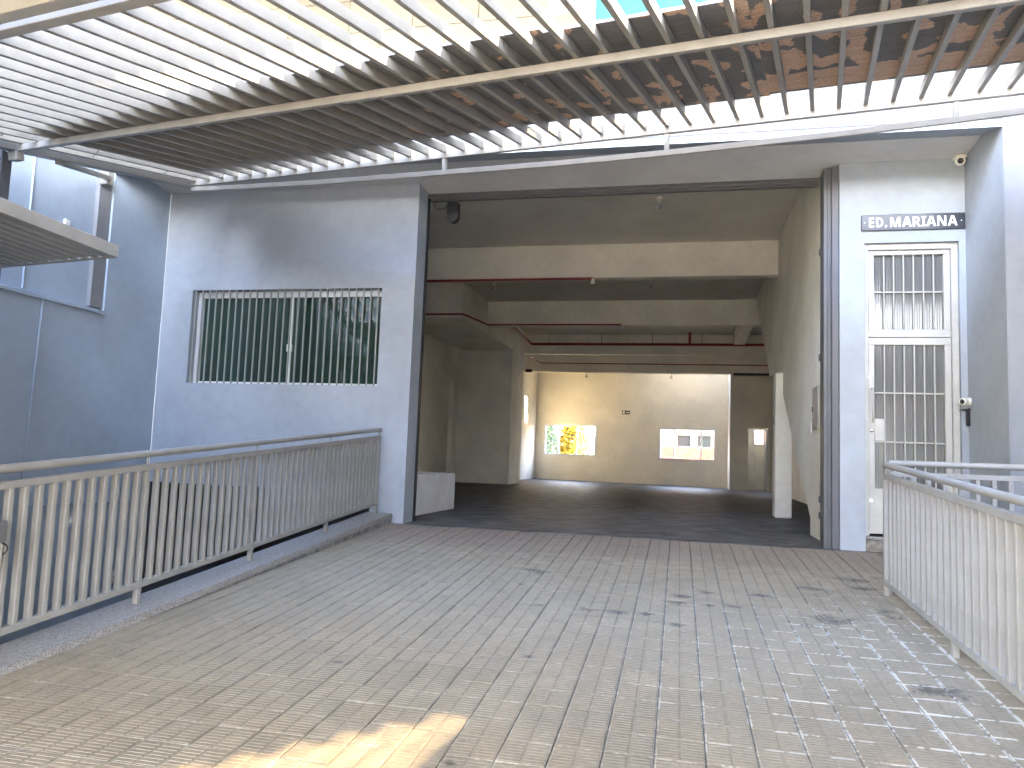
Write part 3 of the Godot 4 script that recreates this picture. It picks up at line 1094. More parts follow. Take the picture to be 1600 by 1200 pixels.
# ---------------------------------------------------------------- pergola
func pergola() -> void:
	var p := thing("pergola", "pale metal slatted pergola sloping up towards the garage front", "pergola", PO)
	p.position = Vector3.ZERO
	var st := mb()
	pbox(st, 0.0, 9.4, 0.0, 0.115, -0.06, 0.0)
	build(st, "rear_beam", M.pergola, p)
	st = mb()
	pbox(st, 0.0, 9.4, -0.012, 0.0445, -2.15, -2.09)
	build(st, "middle_beam", M.pergola, p)
	st = mb()
	pbox(st, 0.0, 9.4, -0.01, 0.17, -4.09, -4.0)
	build(st, "front_beam", M.pergola, p)
	st = mb()
	pbox(st, 0.0, 9.4, -0.04, 0.10, -4.30, -4.20)
	build(st, "front_beam", M.pergola, p)
	st = mb()
	pbox(st, -0.115, -0.005, -0.005, 0.16, -4.3, 0.004)
	build(st, "edge_beam", M.pergola, p)
	st = mb()
	pbox(st, -0.0175, 0.0175, 0.046, 0.118, -3.999, -0.0605, 0.002)
	var m := st.commit()
	for k in 47:
		inst(m, "slat", M.pergola, p, Transform3D(Basis(), PU * (0.06 + 0.2006 * k)))
	# bowed tie tube under the rear beam and its short struts
	st = mb()
	var pts := []
	for q in [[-0.02, -0.03], [0.8, -0.07], [1.73, -0.105], [2.5, -0.122], [3.25, -0.138], [4.42, -0.162], [5.47, -0.168], [6.83, -0.158], [7.73, -0.14], [8.6, -0.11], [9.4, -0.05]]:
		pts.append(pp(q[0], -0.03, q[1]))
	for i in pts.size() - 1:
		bar(st, pts[i], pts[i + 1] + (pts[i + 1] - pts[i]).normalized() * 0.004, 0.045, 0.05, PN, 0.003)
	build(st, "tie_tube", M.pergola, p)
	for q in [[3.245, -0.136], [5.466, -0.166], [7.732, -0.138]]:
		st = mb()
		pbox(st, q[0] - 0.022, q[0] + 0.022, q[1] + 0.02, -0.001, -0.05, -0.01, 0.003)
		build(st, "strut", M.pergola, p)
	# bracket to the side wall, outer bracket
	st = mb()
	bar(st, pp(-0.06, -1.7, -0.02), Vector3(-3.33, 3.80, 1.14), 0.05, 0.05)
	bx(st, Vector3(-3.415, 3.72, 1.09), Vector3(-3.31, 3.88, 1.19), 0.006)
	build(st, "wall_bracket", M.pergola, p)
	st = mb()
	pbox(st, -0.11, 0.0, -0.09, -0.006, -2.16, -2.08)
	build(st, "end_bracket", M.pergola, p)
	# post carrying the outer end of the middle beam
	st = mb()
	var top := pp(-0.21, -2.13, 0.0)
	bar(st, Vector3(top.x, -1.7, top.z), Vector3(top.x, top.y, top.z), 0.11, 0.11, Vector3.BACK)
	build(st, "post", M.steel_dark, p)
	# twisted wire ties
	for q in [[0.25, -2.45], [0.27, -1.55], [0.25, -0.65]]:
		st = mb()
		var c := pp(q[0], q[1], 0.05)
		tube(st, [c + Vector3(-0.03, 0.04, 0), c, c + Vector3(0.025, -0.03, 0.02)], 0.003, 5)
		tube(st, [c + Vector3(0.03, 0.035, 0), c + Vector3(0, 0.002, 0), c + Vector3(-0.025, -0.035, 0.01)], 0.003, 5)
		build(st, "wire_tie", M.black, p)
	# roof sheet behind the front beams, lengthened out of view to shade the ramp
	st = mb()
	pbox(st, -0.1, 9.4, 0.12, 0.15, -8.6, -4.31, 0.004)
	build(st, "roof_sheet", M.steel_dark, p)
	for v in [-4.8, -5.7, -6.6, -7.5, -8.5]:
		st = mb()
		pbox(st, -0.1, 9.4, 0.06, 0.119, v - 0.03, v + 0.03)
		build(st, "purlin", M.pergola, p)
	# plywood laid on the slats
	var widths := [1.22, 1.22, 1.10, 1.22, 1.22, 1.16, 1.22, 0.7]
	var near := [-2.40, -2.44, -2.48, -2.51, -2.46, -2.44, -2.42, -2.44]
	var far := [-0.32, -0.34, -0.39, -0.42, -0.41, -0.44, -0.47, -0.50]
	var stain := ["plain dark grey plywood sheet at the outer end of the pergola", "dark grey plywood sheet second from the side wall end", "dark plywood sheet with a few orange patches",
		"plywood sheet with orange patches and dark paint", "plywood sheet with orange strips along its far edge", "orange plywood sheet blotched with grey paint",
		"orange plywood sheet with a broad bare band", "weathered orange plywood sheet above the small door"]
	var u := 0.42
	for i in widths.size():
		st = mb()
		var u1: float = u + widths[i]
		var w0 := 0.1195 + 0.003 * (i % 2)
		var c := [pp(u, near[i], w0), pp(u1, near[i] - 0.01, w0), pp(u1, far[i], w0), pp(u, far[i], w0)]
		var t := PN * 0.018
		var uvs := [Vector2(0, 1), Vector2(1, 1), Vector2(1, 0), Vector2(0, 0)]
		quad(st, c[3], c[2], c[1], c[0], [uvs[3], uvs[2], uvs[1], uvs[0]])
		quad(st, c[0] + t, c[1] + t, c[2] + t, c[3] + t, uvs)
		for k in 4:
			var j := (k + 1) % 4
			quad(st, c[k], c[j], c[j] + t, c[k] + t, [uvs[k], uvs[j], uvs[j], uvs[k]])
		var pm := mat(Color.WHITE, 0.85)
		pm.albedo_texture = ply_tex(100 + i, [0.0, 0.02, 0.16, 0.30, 0.42, 0.62, 0.72, 0.72][i])
		var o := build(st, "plywood_sheet", pm, self)
		tag(o, stain[i], "plywood", "plywood sheets laid on the pergola")
		u = u1 - 0.008

# underside of a sheet: bare orange wood with long grain, hard-edged dark paint over part of it
func ply_tex(seed_: int, bare: float) -> ImageTexture:
	var W := 256
	var H := 448
	var big := FastNoiseLite.new()
	big.seed = seed_
	big.frequency = 0.012
	big.fractal_octaves = 2
	big.domain_warp_enabled = true
	big.domain_warp_amplitude = 26.0
	big.domain_warp_frequency = 0.02
	var gr := FastNoiseLite.new()
	gr.seed = seed_ + 50
	gr.frequency = 0.02
	gr.fractal_octaves = 3
	var out := PackedByteArray()
	out.resize(W * H * 3)
	for y in H:
		for x in W:
			var v := big.get_noise_2d(x * 1.3, y * 0.75) * 0.5 + 0.5
			var g := gr.get_noise_2d(x * 0.5, y * 7.0)
			var f := gr.get_noise_2d(x * 9.0, y * 9.0)
			# a bare band runs along the far side of the painted sheets
			var band := 0.0
			if bare > 0.1 and y < 105 + 22.0 * (v - 0.5) and y > 12:
				band = 0.42 if bare > 0.5 else 0.16
			var wood := v < 0.28 + bare * 0.42 + band - 0.12 and bare > 0.015
			var c: Color
			if wood:
				c = Color(0.82 + 0.08 * g, 0.69 + 0.08 * g, 0.59 + 0.07 * g)
				# finger marks and knots left by paint
				if f > 0.47:
					c = c * 0.62
			else:
				var d := 0.47 + 0.05 * g + 0.05 * f
				c = Color(d, d * 0.985, d * 0.97)
			var i := (y * W + x) * 3
			out[i] = int(clampf(c.r, 0, 1) * 255)
			out[i + 1] = int(clampf(c.g, 0, 1) * 255)
			out[i + 2] = int(clampf(c.b, 0, 1) * 255)
	return ImageTexture.create_from_image(Image.create_from_data(W, H, false, Image.FORMAT_RGB8, out))

# ---------------------------------------------------------------- tower above
func tower() -> void:
	var t := thing("apartment_tower", "beige stone-clad apartment tower rising above the garage roof", "building", Vector3(0, 4.98, -0.6))
	var o := -t.position
	var st := mb()
	box(st, Vector3(-9.0, 4.985, -16.0) + o, Vector3(4.9, 40.0, -0.65) + o)
	build(st, "core", M.ceiling, t)
	# cladding panels one by one on the part the slats let through
	var meshes := []
	var pw := 0.90
	var ph := 0.45
	var win := [[1.9, 4.8, 6.15, 7.5], [-5.6, -3.9, 7.25, 8.6], [-3.1, -2.0, 7.4, 8.6]]
	st = mb()
	bx(st, Vector3(0.003, 0.003, 0), Vector3(pw - 0.003, ph - 0.003, 0.03), 0.004)
	var pm := st.commit()
	for j in range(0, 9):
		for i in range(-10, 6):
			var x := i * pw + (0.45 if j % 2 else 0.0)
			var y := 5.0 + j * ph
			if x + pw > 4.9 or x < -9.0:
				continue
			var skip := false
			for w in win:
				if x + pw > w[0] and x < w[1] and y + ph > w[2] and y < w[3]:
					skip = true
			if skip:
				continue
			inst(pm, "cladding_panel", M.beige[rng.randi() % 4], t, Transform3D(Basis(), Vector3(x, y, -0.645) + o))
	st = mb()
	box(st, Vector3(-9.0, 5.0 + 9 * ph + 0.003, -0.645) + o, Vector3(4.9, 40.0, -0.615) + o)
	build(st, "upper_cladding", M.beige[1], t)
	for k in win.size():
		var w: Array = win[k]
		var g := group_node("window", t)
		st = mb()
		for e in [[w[0], w[1], w[2], w[2] + 0.06], [w[0], w[1], w[3] - 0.06, w[3]], [w[0], w[0] + 0.06, w[2] + 0.06, w[3] - 0.06], [w[1] - 0.06, w[1], w[2] + 0.06, w[3] - 0.06]]:
			bx(st, Vector3(e[0], e[2], -0.64) + o, Vector3(e[1], e[3], -0.59) + o, 0.004)
		bx(st, Vector3((w[0] + w[1]) / 2 - 0.03, w[2] + 0.06, -0.64) + o, Vector3((w[0] + w[1]) / 2 + 0.03, w[3] - 0.06, -0.595) + o, 0.003)
		build(st, "frame", M.alu, g)
		st = mb()
		bx(st, Vector3(w[0] + 0.05, w[2] + 0.05, -0.625) + o, Vector3(w[1] - 0.05, w[3] - 0.05, -0.615) + o, 0.002)
		build(st, "pane", M.glass_teal if k == 0 else M.glass_green, g)	# unseen slab added to keep sky light off the parapet and slats
	st = mb()
	bx(st, Vector3(-9.0, 7.8, -0.6) + o, Vector3(8.0, 8.0, 5.2) + o, 0.02)
	build(st, "added_shade_slab", M.ceiling, t)

# ---------------------------------------------------------------- small things on the front
func fittings() -> void:
	# name plate
	var s := thing("name_sign", "dark blue-grey plate reading ED. MARIANA above the white door", "sign", Vector3(5.367, 3.357, 0.0))
	var st := mb()
	bx(st, Vector3(-0.487, -0.083, 0.002), Vector3(0.487, 0.083, 0.022), 0.004)
	build(st, "plate", M.black_plate, s)
	var f := SystemFont.new()
	f.font_names = PackedStringArray(["Droid Sans"])
	f.font_weight = 700
	for w in [["ED.", -0.415, 0.172], ["MARIANA", -0.213, 0.628]]:
		var tmesh := TextMesh.new()
		tmesh.text = w[0]
		tmesh.font = f
		tmesh.font_size = 48
		tmesh.pixel_size = 0.0026
		tmesh.depth = 0.006
		tmesh.horizontal_alignment = HORIZONTAL_ALIGNMENT_CENTER
		tmesh.vertical_alignment = VERTICAL_ALIGNMENT_CENTER
		var lo := MeshInstance3D.new()
		lo.name = "lettering"
		lo.mesh = tmesh
		lo.material_override = M.letter
		var ab := tmesh.get_aabb()
		lo.scale = Vector3(w[2] / ab.size.x, 0.104 / ab.size.y, 1.0)
		lo.position = Vector3(w[1] - ab.position.x * lo.scale.x, -(ab.position.y + ab.size.y / 2) * lo.scale.y, 0.0255)
		s.add_child(lo, true)
	for x in [-0.455, 0.455]:
		st = mb()
		lathe(st, Vector3(x, 0, 0.022), Vector3.BACK, [Vector2(0.009, 0), Vector2(0.007, 0.004), Vector2(0, 0.005)], 12)
		build(st, "screw", M.chrome, s)
	# camera under the soffit
	var c := thing("security_camera", "small white dome camera in the soffit corner above the sign", "camera", Vector3(5.80, 4.01, 0.06))
	st = mb()
	bx(st, Vector3(-0.055, -0.028, -0.05), Vector3(0.055, 0.004, 0.05), 0.008)
	build(st, "base", M.plastic, c)
	st = mb()
	lathe(st, Vector3(0.005, -0.045, -0.03), Vector3(-0.15, -0.25, 1), [Vector2(0.0, -0.01), Vector2(0.045, 0.0), Vector2(0.05, 0.05), Vector2(0.045, 0.085), Vector2(0.036, 0.09), Vector2(0.0, 0.088)], 18)
	build(st, "housing", M.plastic, c)
	st = mb()
	lathe(st, Vector3(0.005, -0.045, -0.03) + Vector3(-0.15, -0.25, 1).normalized() * 0.088, Vector3(-0.15, -0.25, 1), [Vector2(0.030, 0), Vector2(0.027, 0.006), Vector2(0, 0.003)], 16)
	build(st, "lens", M.black, c)
	# bullet camera on the return wall
	c = thing("security_camera", "cream bullet camera on the wall right beside the white door", "camera", Vector3(5.864, 1.52, 0.04))
	st = mb()
	lathe(st, Vector3.ZERO, Vector3.LEFT, [Vector2(0.0, 0.0), Vector2(0.04, 0.0), Vector2(0.04, 0.012), Vector2(0.014, 0.016), Vector2(0.014, 0.04)], 16)
	build(st, "base", M.plastic, c)
	st = mb()
	var ax := Vector3(-0.75, -0.1, 0.65).normalized()
	lathe(st, Vector3(-0.03, 0, 0) - ax * 0.03, ax, [Vector2(0, 0), Vector2(0.032, 0.0), Vector2(0.036, 0.012), Vector2(0.036, 0.10), Vector2(0.03, 0.104), Vector2(0, 0.100)], 18)
	build(st, "housing", M.plastic, c)
	st = mb()
	lathe(st, Vector3(-0.03, 0, 0) + ax * 0.072, ax, [Vector2(0.026, 0), Vector2(0.02, 0.004), Vector2(0, 0.003)], 14)
	build(st, "lens", M.black, c)
	# door phone
	var d := thing("door_phone", "black door phone with a small hood below the cream camera", "intercom", Vector3(5.864, 1.36, 0.0))
	st = mb()
	bx(st, Vector3(-0.028, -0.085, -0.05), Vector3(-0.001, 0.075, 0.05), 0.006)
	build(st, "body", M.black, d)
	st = mb()
	hexa(st, [Vector3(-0.075, 0.072, 0.055), Vector3(-0.001, 0.060, 0.055), Vector3(-0.001, 0.060, -0.055), Vector3(-0.075, 0.072, -0.055),
		Vector3(-0.075, 0.080, 0.055), Vector3(-0.001, 0.092, 0.055), Vector3(-0.001, 0.092, -0.055), Vector3(-0.075, 0.080, -0.055)])
	build(st, "hood", M.black, d)
	for k in 3:
		st = mb()
		bx(st, Vector3(-0.032, -0.06 + 0.03 * k, -0.02), Vector3(-0.0285, -0.045 + 0.03 * k, 0.02), 0.002)
		build(st, "button", M.steel_dark, d)
	# fan unit on the railing
	var u := thing("fan_unit", "small grey box with a round fan grille hung on the long railing", "fan", Vector3(-0.20, 0.27, 5.26))
	st = mb()
	bx(st, Vector3(-0.10, 0.015, -0.075), Vector3(0.06, 0.125, 0.25), 0.008)
	build(st, "cover", M.steel_dark, u)
	st = mb()
	bx(st, Vector3(-0.09, -0.11, -0.07), Vector3(0.05, 0.014, 0.24), 0.010)
	build(st, "housing", M.panel, u)
	for r in [0.018, 0.034, 0.05]:
		st = mb()
		var ring := []
		for k in 25:
			var a := TAU * k / 24.0
			ring.append(Vector3(0.054, -0.045 + sin(a) * r, 0.03 + cos(a) * r))
		tube(st, ring, 0.0042, 6, false)
		build(st, "grille_ring", M.black, u)
	st = mb()
	var lp := []
	for k in 13:
		var a := PI * k / 12.0
		lp.append(Vector3(-0.02, -0.03 + cos(a) * 0.038, -0.07 - sin(a) * 0.085))
	tube(st, lp, 0.006, 8)
	build(st, "cable", M.black, u)
	# slatted awning over the side drive
	var w := thing("awning", "low slatted metal awning reaching out beside the dark post", "awning", Vector3(-1.4, 2.3, 3.4))
	var e := Vector3(1.0, -0.0, 0.17).normalized()
	var dz := Vector3(0.06, 0, 1.0).normalized()
	var up := Vector3.UP
	st = mb()
	cbox(st, Vector3(0.02, 0, -0.24), e, up, dz, Vector3(-0.05, 0.0, 0.0), Vector3(0.0, 0.10, 2.6), 0.004)
	cbox(st, Vector3(0.02, 0, -0.24), e, up, dz, Vector3(-1.75, 0.0, 0.0), Vector3(-0.051, 0.05, 0.05), 0.004)
	build(st, "frame", M.white_paint, w)
	st = mb()
	cbox(st, Vector3(0.02, 0, -0.24), e, up, dz, Vector3(-0.092, 0.006, 0.052), Vector3(0, 0.05, 2.6), 0.012)
	var sm := st.commit()
	for k in 14:
		inst(sm, "slat", M.white_paint, w, Transform3D(Basis(), e * (-0.052 - 0.12 * k)))

# ---------------------------------------------------------------- inside
func bulb(at: Vector3, label: String) -> void:
	var b := thing("ceiling_bulb", label, "light bulb", at, "bare bulbs on the garage ceiling")
	var st := mb()
	lathe(st, Vector3.ZERO, Vector3.DOWN, [Vector2(0.055, 0), Vector2(0.05, 0.02), Vector2(0.025, 0.03), Vector2(0.022, 0.06), Vector2(0, 0.06)], 16)
	build(st, "holder", M.plastic, b)
	st = mb()
	lathe(st, Vector3(0, -0.06, 0), Vector3.DOWN, [Vector2(0.015, 0), Vector2(0.02, 0.015), Vector2(0.04, 0.045), Vector2(0.046, 0.08), Vector2(0.035, 0.115), Vector2(0, 0.125)], 16)
	build(st, "globe", M.bulb, b)

func pipe(label: String, pts: Array, r: float) -> Node3D:
	var p := thing("sprinkler_pipe", label, "pipe", pts[0], "red fire pipes under the garage ceiling")
	var q := []
	for x in pts:
		q.append(x - pts[0])
	var st := mb()
	tube(st, q, r, 12)
	build(st, "pipe", M.red, p)
	return p

func head(p: Node3D, at: Vector3) -> void:
	var st := mb()
	var a := at - p.position
	lathe(st, a, Vector3.DOWN, [Vector2(0.0, -0.02), Vector2(0.03, -0.02), Vector2(0.03, 0.03), Vector2(0.045, 0.035), Vector2(0.045, 0.07), Vector2(0, 0.075)], 12)
	build(st, "sprinkler_head", M.plastic, p)

func inside_fittings() -> void:
	# hanging siren box at the gate head
	var s := thing("gate_siren", "black rounded box hanging inside the gate head", "siren", Vector3(0.27, 3.80, -0.5))
	var st := mb()
	var prof := PackedVector2Array()
	for k in 13:
		var a := PI * k / 12.0
		prof.append(Vector2(cos(a) * 0.075, -0.045 - sin(a) * 0.085))
	prof.append(Vector2(-0.068, 0.115))
	prof.append(Vector2(0.068, 0.115))
	var idx := Geometry2D.triangulate_polygon(prof)
	for k in range(0, idx.size(), 3):
		var a := prof[idx[k]]
		var b := prof[idx[k + 1]]
		var c := prof[idx[k + 2]]
		if (b - a).cross(c - a) < 0:
			var tmp := b
			b = c
			c = tmp
		tri(st, Vector3(a.x, a.y, 0.05), Vector3(b.x, b.y, 0.05), Vector3(c.x, c.y, 0.05))
		tri(st, Vector3(a.x, a.y, -0.05), Vector3(c.x, c.y, -0.05), Vector3(b.x, b.y, -0.05))
	var n := prof.size()
	for k in n:
		var a := prof[k]
		var b := prof[(k + 1) % n]
		quad(st, Vector3(b.x, b.y, 0.05), Vector3(a.x, a.y, 0.05), Vector3(a.x, a.y, -0.05), Vector3(b.x, b.y, -0.05))
	build(st, "body", M.black, s)
	st = mb()
	bx(st, Vector3(-0.045, 0.116, -0.012), Vector3(-0.03, 0.255, 0.012), 0.002)
	bx(st, Vector3(0.0, 0.116, -0.012), Vector3(0.012, 0.255, 0.012), 0.002)
	build(st, "hanger", M.chrome, s)
	st = mb()
	tube(st, [Vector3(-0.02, 0.23, 0), Vector3(-0.06, 0.13, 0.01), Vector3(-0.11, 0.05, 0.01), Vector3(-0.18, 0.045, 0), Vector3(-0.235, 0.06, 0), Vector3(-0.25, 0.12, 0.05)], 0.005, 6)
	build(st, "cable", M.black, s)
	# pipes
	var p := pipe("red pipe under the first ceiling beam", [Vector3(-3.55, 4.065, -5.24), Vector3(1.42, 4.065, -5.24)], 0.022)
	head(p, Vector3(1.42, 4.03, -5.24))
	p = pipe("thin red pipe round the hanging soffit and along the second beam", [Vector3(-3.5, 3.97, -8.10), Vector3(-1.87, 3.97, -8.10), Vector3(-1.87, 4.11, -10.28), Vector3(1.5, 4.11, -10.28)], 0.02)
	head(p, Vector3(1.5, 4.08, -10.28))
	p = pipe("thick red pipe hung in front of the third beam", [Vector3(-1.55, 4.36, -10.7), Vector3(-1.75, 4.36, -15.2), Vector3(5.7, 4.36, -15.2)], 0.04)
	for x in [-1.2, 0.45, 2.0, 3.45]:
		st = mb()
		tube(st, [Vector3(x, 4.38, -15.2) - p.position, Vector3(x, 4.72, -15.2) - p.position], 0.008, 6)
		build(st, "hanger", M.red, p)
	st = mb()
	tube(st, [Vector3(3.1, 4.38, -15.2) - p.position, Vector3(3.1, 4.72, -15.2) - p.position], 0.04, 10)
	build(st, "riser", M.red, p)
	p = pipe("thin red pipe along the wall above the back bay", [Vector3(-1.93, 4.06, -15.9), Vector3(-1.9, 4.06, -17.6), Vector3(5.7, 4.05, -17.6)], 0.018)
	head(p, Vector3(1.0, 4.03, -17.6))
	# bulbs
	bulb(Vector3(2.67, 4.72, -2.92), "bare bulb in the first ceiling bay behind the gate head")
	bulb(Vector3(2.28, 4.72, -8.19), "bare bulb between the first and second beams near the stair wall")
	bulb(Vector3(-1.23, 4.72, -8.28), "bare bulb between the first and second beams beside the hanging soffit")
	bulb(Vector3(-0.35, 3.78, -17.9), "bare bulb under the back bay lintel above the tree window")
	bulb(Vector3(2.5, 3.78, -17.9), "bare bulb under the back bay lintel above the orange-view window")
	# exit plate on the back wall
	var u := Vector3(7.15, 0, 1.8).normalized()
	var nn := u.cross(Vector3.UP)
	var e := thing("exit_sign", "small dark sign plate with a pale arrow on the back wall", "sign", Vector3(0.82, 2.595, -20.406) + nn * 0.004)
	st = mb()
	cbox(st, Vector3.ZERO, u, Vector3.UP, nn, Vector3(-0.15, -0.07, 0), Vector3(0.15, 0.07, 0.012), 0.003)
	build(st, "plate", mat(lin(0.02, 0.05, 0.02), 0.5), e)
	st = mb()
	cbox(st, Vector3.ZERO, u, Vector3.UP, nn, Vector3(-0.12, -0.045, 0.0125), Vector3(-0.04, 0.045, 0.014), 0.0005)
	cbox(st, Vector3.ZERO, u, Vector3.UP, nn, Vector3(0.01, -0.015, 0.0125), Vector3(0.08, 0.015, 0.014), 0.0005)
	var q := func(x, y): return u * x + Vector3.UP * y + nn * 0.0142
	tri(st, q.call(0.075, -0.04), q.call(0.125, 0.0), q.call(0.075, 0.04))
	build(st, "symbol", M.letter, e)
	# meter box and plates on the stair wall
	var b := thing("meter_box", "grey electric box let into the stair wall by the gate", "electric box", Vector3(4.62, 1.51, -1.17))
	st = mb()
	bx(st, Vector3(-0.02, -0.25, -0.20), Vector3(-0.0005, 0.25, 0.20), 0.004)
	build(st, "cover", M.panel, b)
	st = mb()
	bx(st, Vector3(-0.028, -0.035, -0.185), Vector3(-0.0205, 0.025, -0.16), 0.002)
	build(st, "latch", M.black, b)
	b = thing("switch_plate", "white switch plate below the grey electric box", "switch", Vector3(4.62, 1.30, -1.58))
	st = mb()
	bx(st, Vector3(-0.012, -0.065, -0.045), Vector3(-0.0005, 0.065, 0.045), 0.004)
	build(st, "plate", M.plastic, b)
	st = mb()
	bx(st, Vector3(-0.016, -0.02, -0.012), Vector3(-0.0125, 0.02, 0.012), 0.002)
	build(st, "rocker", M.white_paint, b)
	b = thing("switch_plate", "small grey plate high on the inner pillar", "switch", Vector3(4.505, 1.55, -4.80))
	st = mb()
	bx(st, Vector3(-0.012, -0.06, -0.05), Vector3(-0.0005, 0.06, 0.05), 0.004)
	build(st, "plate", M.panel, b)
	# dark roller rails over the back bay
	b = thing("roller_rail", "black rail above the narrow doorway at the back", "rail", Vector3(5.05, 3.77, -17.79))
	st = mb()
	bx(st, Vector3(-0.55, -0.035, 0.0), Vector3(0.56, 0.035, 0.09), 0.004)
	build(st, "rail", M.black, b)
	b = thing("roller_rail", "short black bracket beside the back bay opening", "rail", Vector3(-2.35, 3.80, -17.79))
	st = mb()
	bx(st, Vector3(-0.1, -0.05, 0.0), Vector3(0.12, 0.05, 0.10), 0.004)
	build(st, "rail", M.black, b)

# ---------------------------------------------------------------- beyond
func crown(st: SurfaceTool, c: Vector3, r: Vector3, n: int, leaf: float, cols: Array) -> void:
	var lobes := []
	for k in 26:
		var d := Vector3(rng.randfn(), rng.randfn() * 0.9, rng.randfn()).normalized()
		lobes.append([c + d * r * (0.35 + 0.5 * rng.randf()), 0.28 + 0.22 * rng.randf()])
	for k in n:
		var lb: Array = lobes[rng.randi() % lobes.size()]
		var d := Vector3(rng.randfn(), rng.randfn(), rng.randfn()).normalized()
		var p: Vector3 = lb[0] + d * r * lb[1] * pow(rng.randf(), 0.4)
		var a := Vector3(rng.randfn(), rng.randfn() * 0.6, rng.randfn()).normalized()
		var b := a.cross(Vector3(rng.randfn(), rng.randfn(), rng.randfn())).normalized()
		var s := leaf * (0.6 + 0.8 * rng.randf())
		st.set_color(cols[rng.randi() % cols.size()])
		quad(st, p - a * s, p + b * s * 0.5, p + a * s, p - b * s * 0.5)

func tree(label: String, at: Vector3, h: float, r: Vector3, n: int, leaf: float, cols: Array, back: Color, group: String) -> void:
	var t := thing("tree", label, "tree", at, group)
	var st := mb()
	var top := Vector3(0.2, h, 0.1)
	for k in 5:
		var a := TAU * k / 5.0 + rng.randf()
		var e := top + Vector3(cos(a) * r.x * 0.55, r.y * (0.1 + 0.5 * rng.randf()), sin(a) * r.z * 0.55)
		tube(st, [Vector3.ZERO + Vector3(0.02 * k, 0, 0), top * 0.55, top * 0.85 + (e - top) * 0.25, e], 0.07, 7)
	build(st, "trunk", M.bark, t)
	st = mb()
	crown(st, top + Vector3.UP * r.y * 0.2, r, n, leaf, cols)
	build(st, "crown", leaf_mat(Color.WHITE, back), t)

func behind_the_building() -> void:
	tree("yellow flowering tree seen through the back window", Vector3(-2.5, -0.3, -28.5), 1.5, Vector3(0.75, 1.7, 0.9), 5200, 0.10,
		[Color(0.42, 0.26, 0.015), Color(0.46, 0.31, 0.02), Color(0.34, 0.20, 0.012), Color(0.16, 0.15, 0.03)], Color(0.30, 0.22, 0.03), "trees behind the building")
	tree("green leafy tree beside the yellow one behind the back window", Vector3(-4.1, -0.3, -28.3), 1.4, Vector3(1.0, 2.0, 1.2), 5200, 0.09,
		[Color(0.08, 0.14, 0.04), Color(0.12, 0.20, 0.06), Color(0.06, 0.11, 0.035)], Color(0.16, 0.26, 0.05), "trees behind the building")
	tree("low green shrub by the grey wall behind the back window", Vector3(-1.45, -0.3, -26.5), 0.9, Vector3(0.35, 0.6, 0.5), 2200, 0.07,
		[Color(0.10, 0.18, 0.05), Color(0.14, 0.24, 0.07)], Color(0.18, 0.3, 0.06), "trees behind the building")
	# neighbour's house
	var h := thing("back_house", "pink rendered house with dark windows and an orange band", "building", Vector3(3.0, -0.3, -34.0))
	var st := mb()
	slab(st, Vector3.ZERO, Vector3.RIGHT, Vector3.UP, 0.25, [-4.0, -0.55, 0.15, 0.5, 1.2, 7.0], [0.0, 2.0, 2.6, 5.5], [[-0.55, 0.15, 2.0, 2.6], [0.5, 1.2, 2.0, 2.6]])
	build(st, "wall", M.pink, h)
	st = mb()
	bx(st, Vector3(-4.0, 1.3, 0.002), Vector3(7.0, 1.95, 0.12), 0.01)
	build(st, "band", M.orange, h)
	st = mb()
	bx(st, Vector3(-4.0, 0.0, 0.002), Vector3(7.0, 1.295, 0.16), 0.01)
	build(st, "plinth", M.pink, h)
	for w in [[-0.55, 0.15], [0.5, 1.2]]:
		st = mb()
		bx(st, Vector3(w[0], 2.0, -0.24), Vector3(w[1], 2.6, -0.15), 0.004)
		build(st, "window", M.black, h)
	st = mb()
	box(st, Vector3(-4.2, 5.501, -6.0), Vector3(7.2, 5.7, 0.5))
	build(st, "roof", M.roof, h)
	st = mb()
	box(st, Vector3(-4.0, 0.0, -6.0), Vector3(-3.75, 5.5, -0.26))
	box(st, Vector3(6.75, 0.0, -6.0), Vector3(7.0, 5.5, -0.26))
	build(st, "side_wall", M.pink, h)
	var g := thing("garden_wall", "grey garden wall beyond the back window", "wall", Vector3(-3.5, -0.3, -31.0))
	st = mb()
	bx(st, Vector3(-9.0, 0.0, -0.1), Vector3(2.4, 2.3, 0.1), 0.01)
	build(st, "wall", M.steel_dark, g)

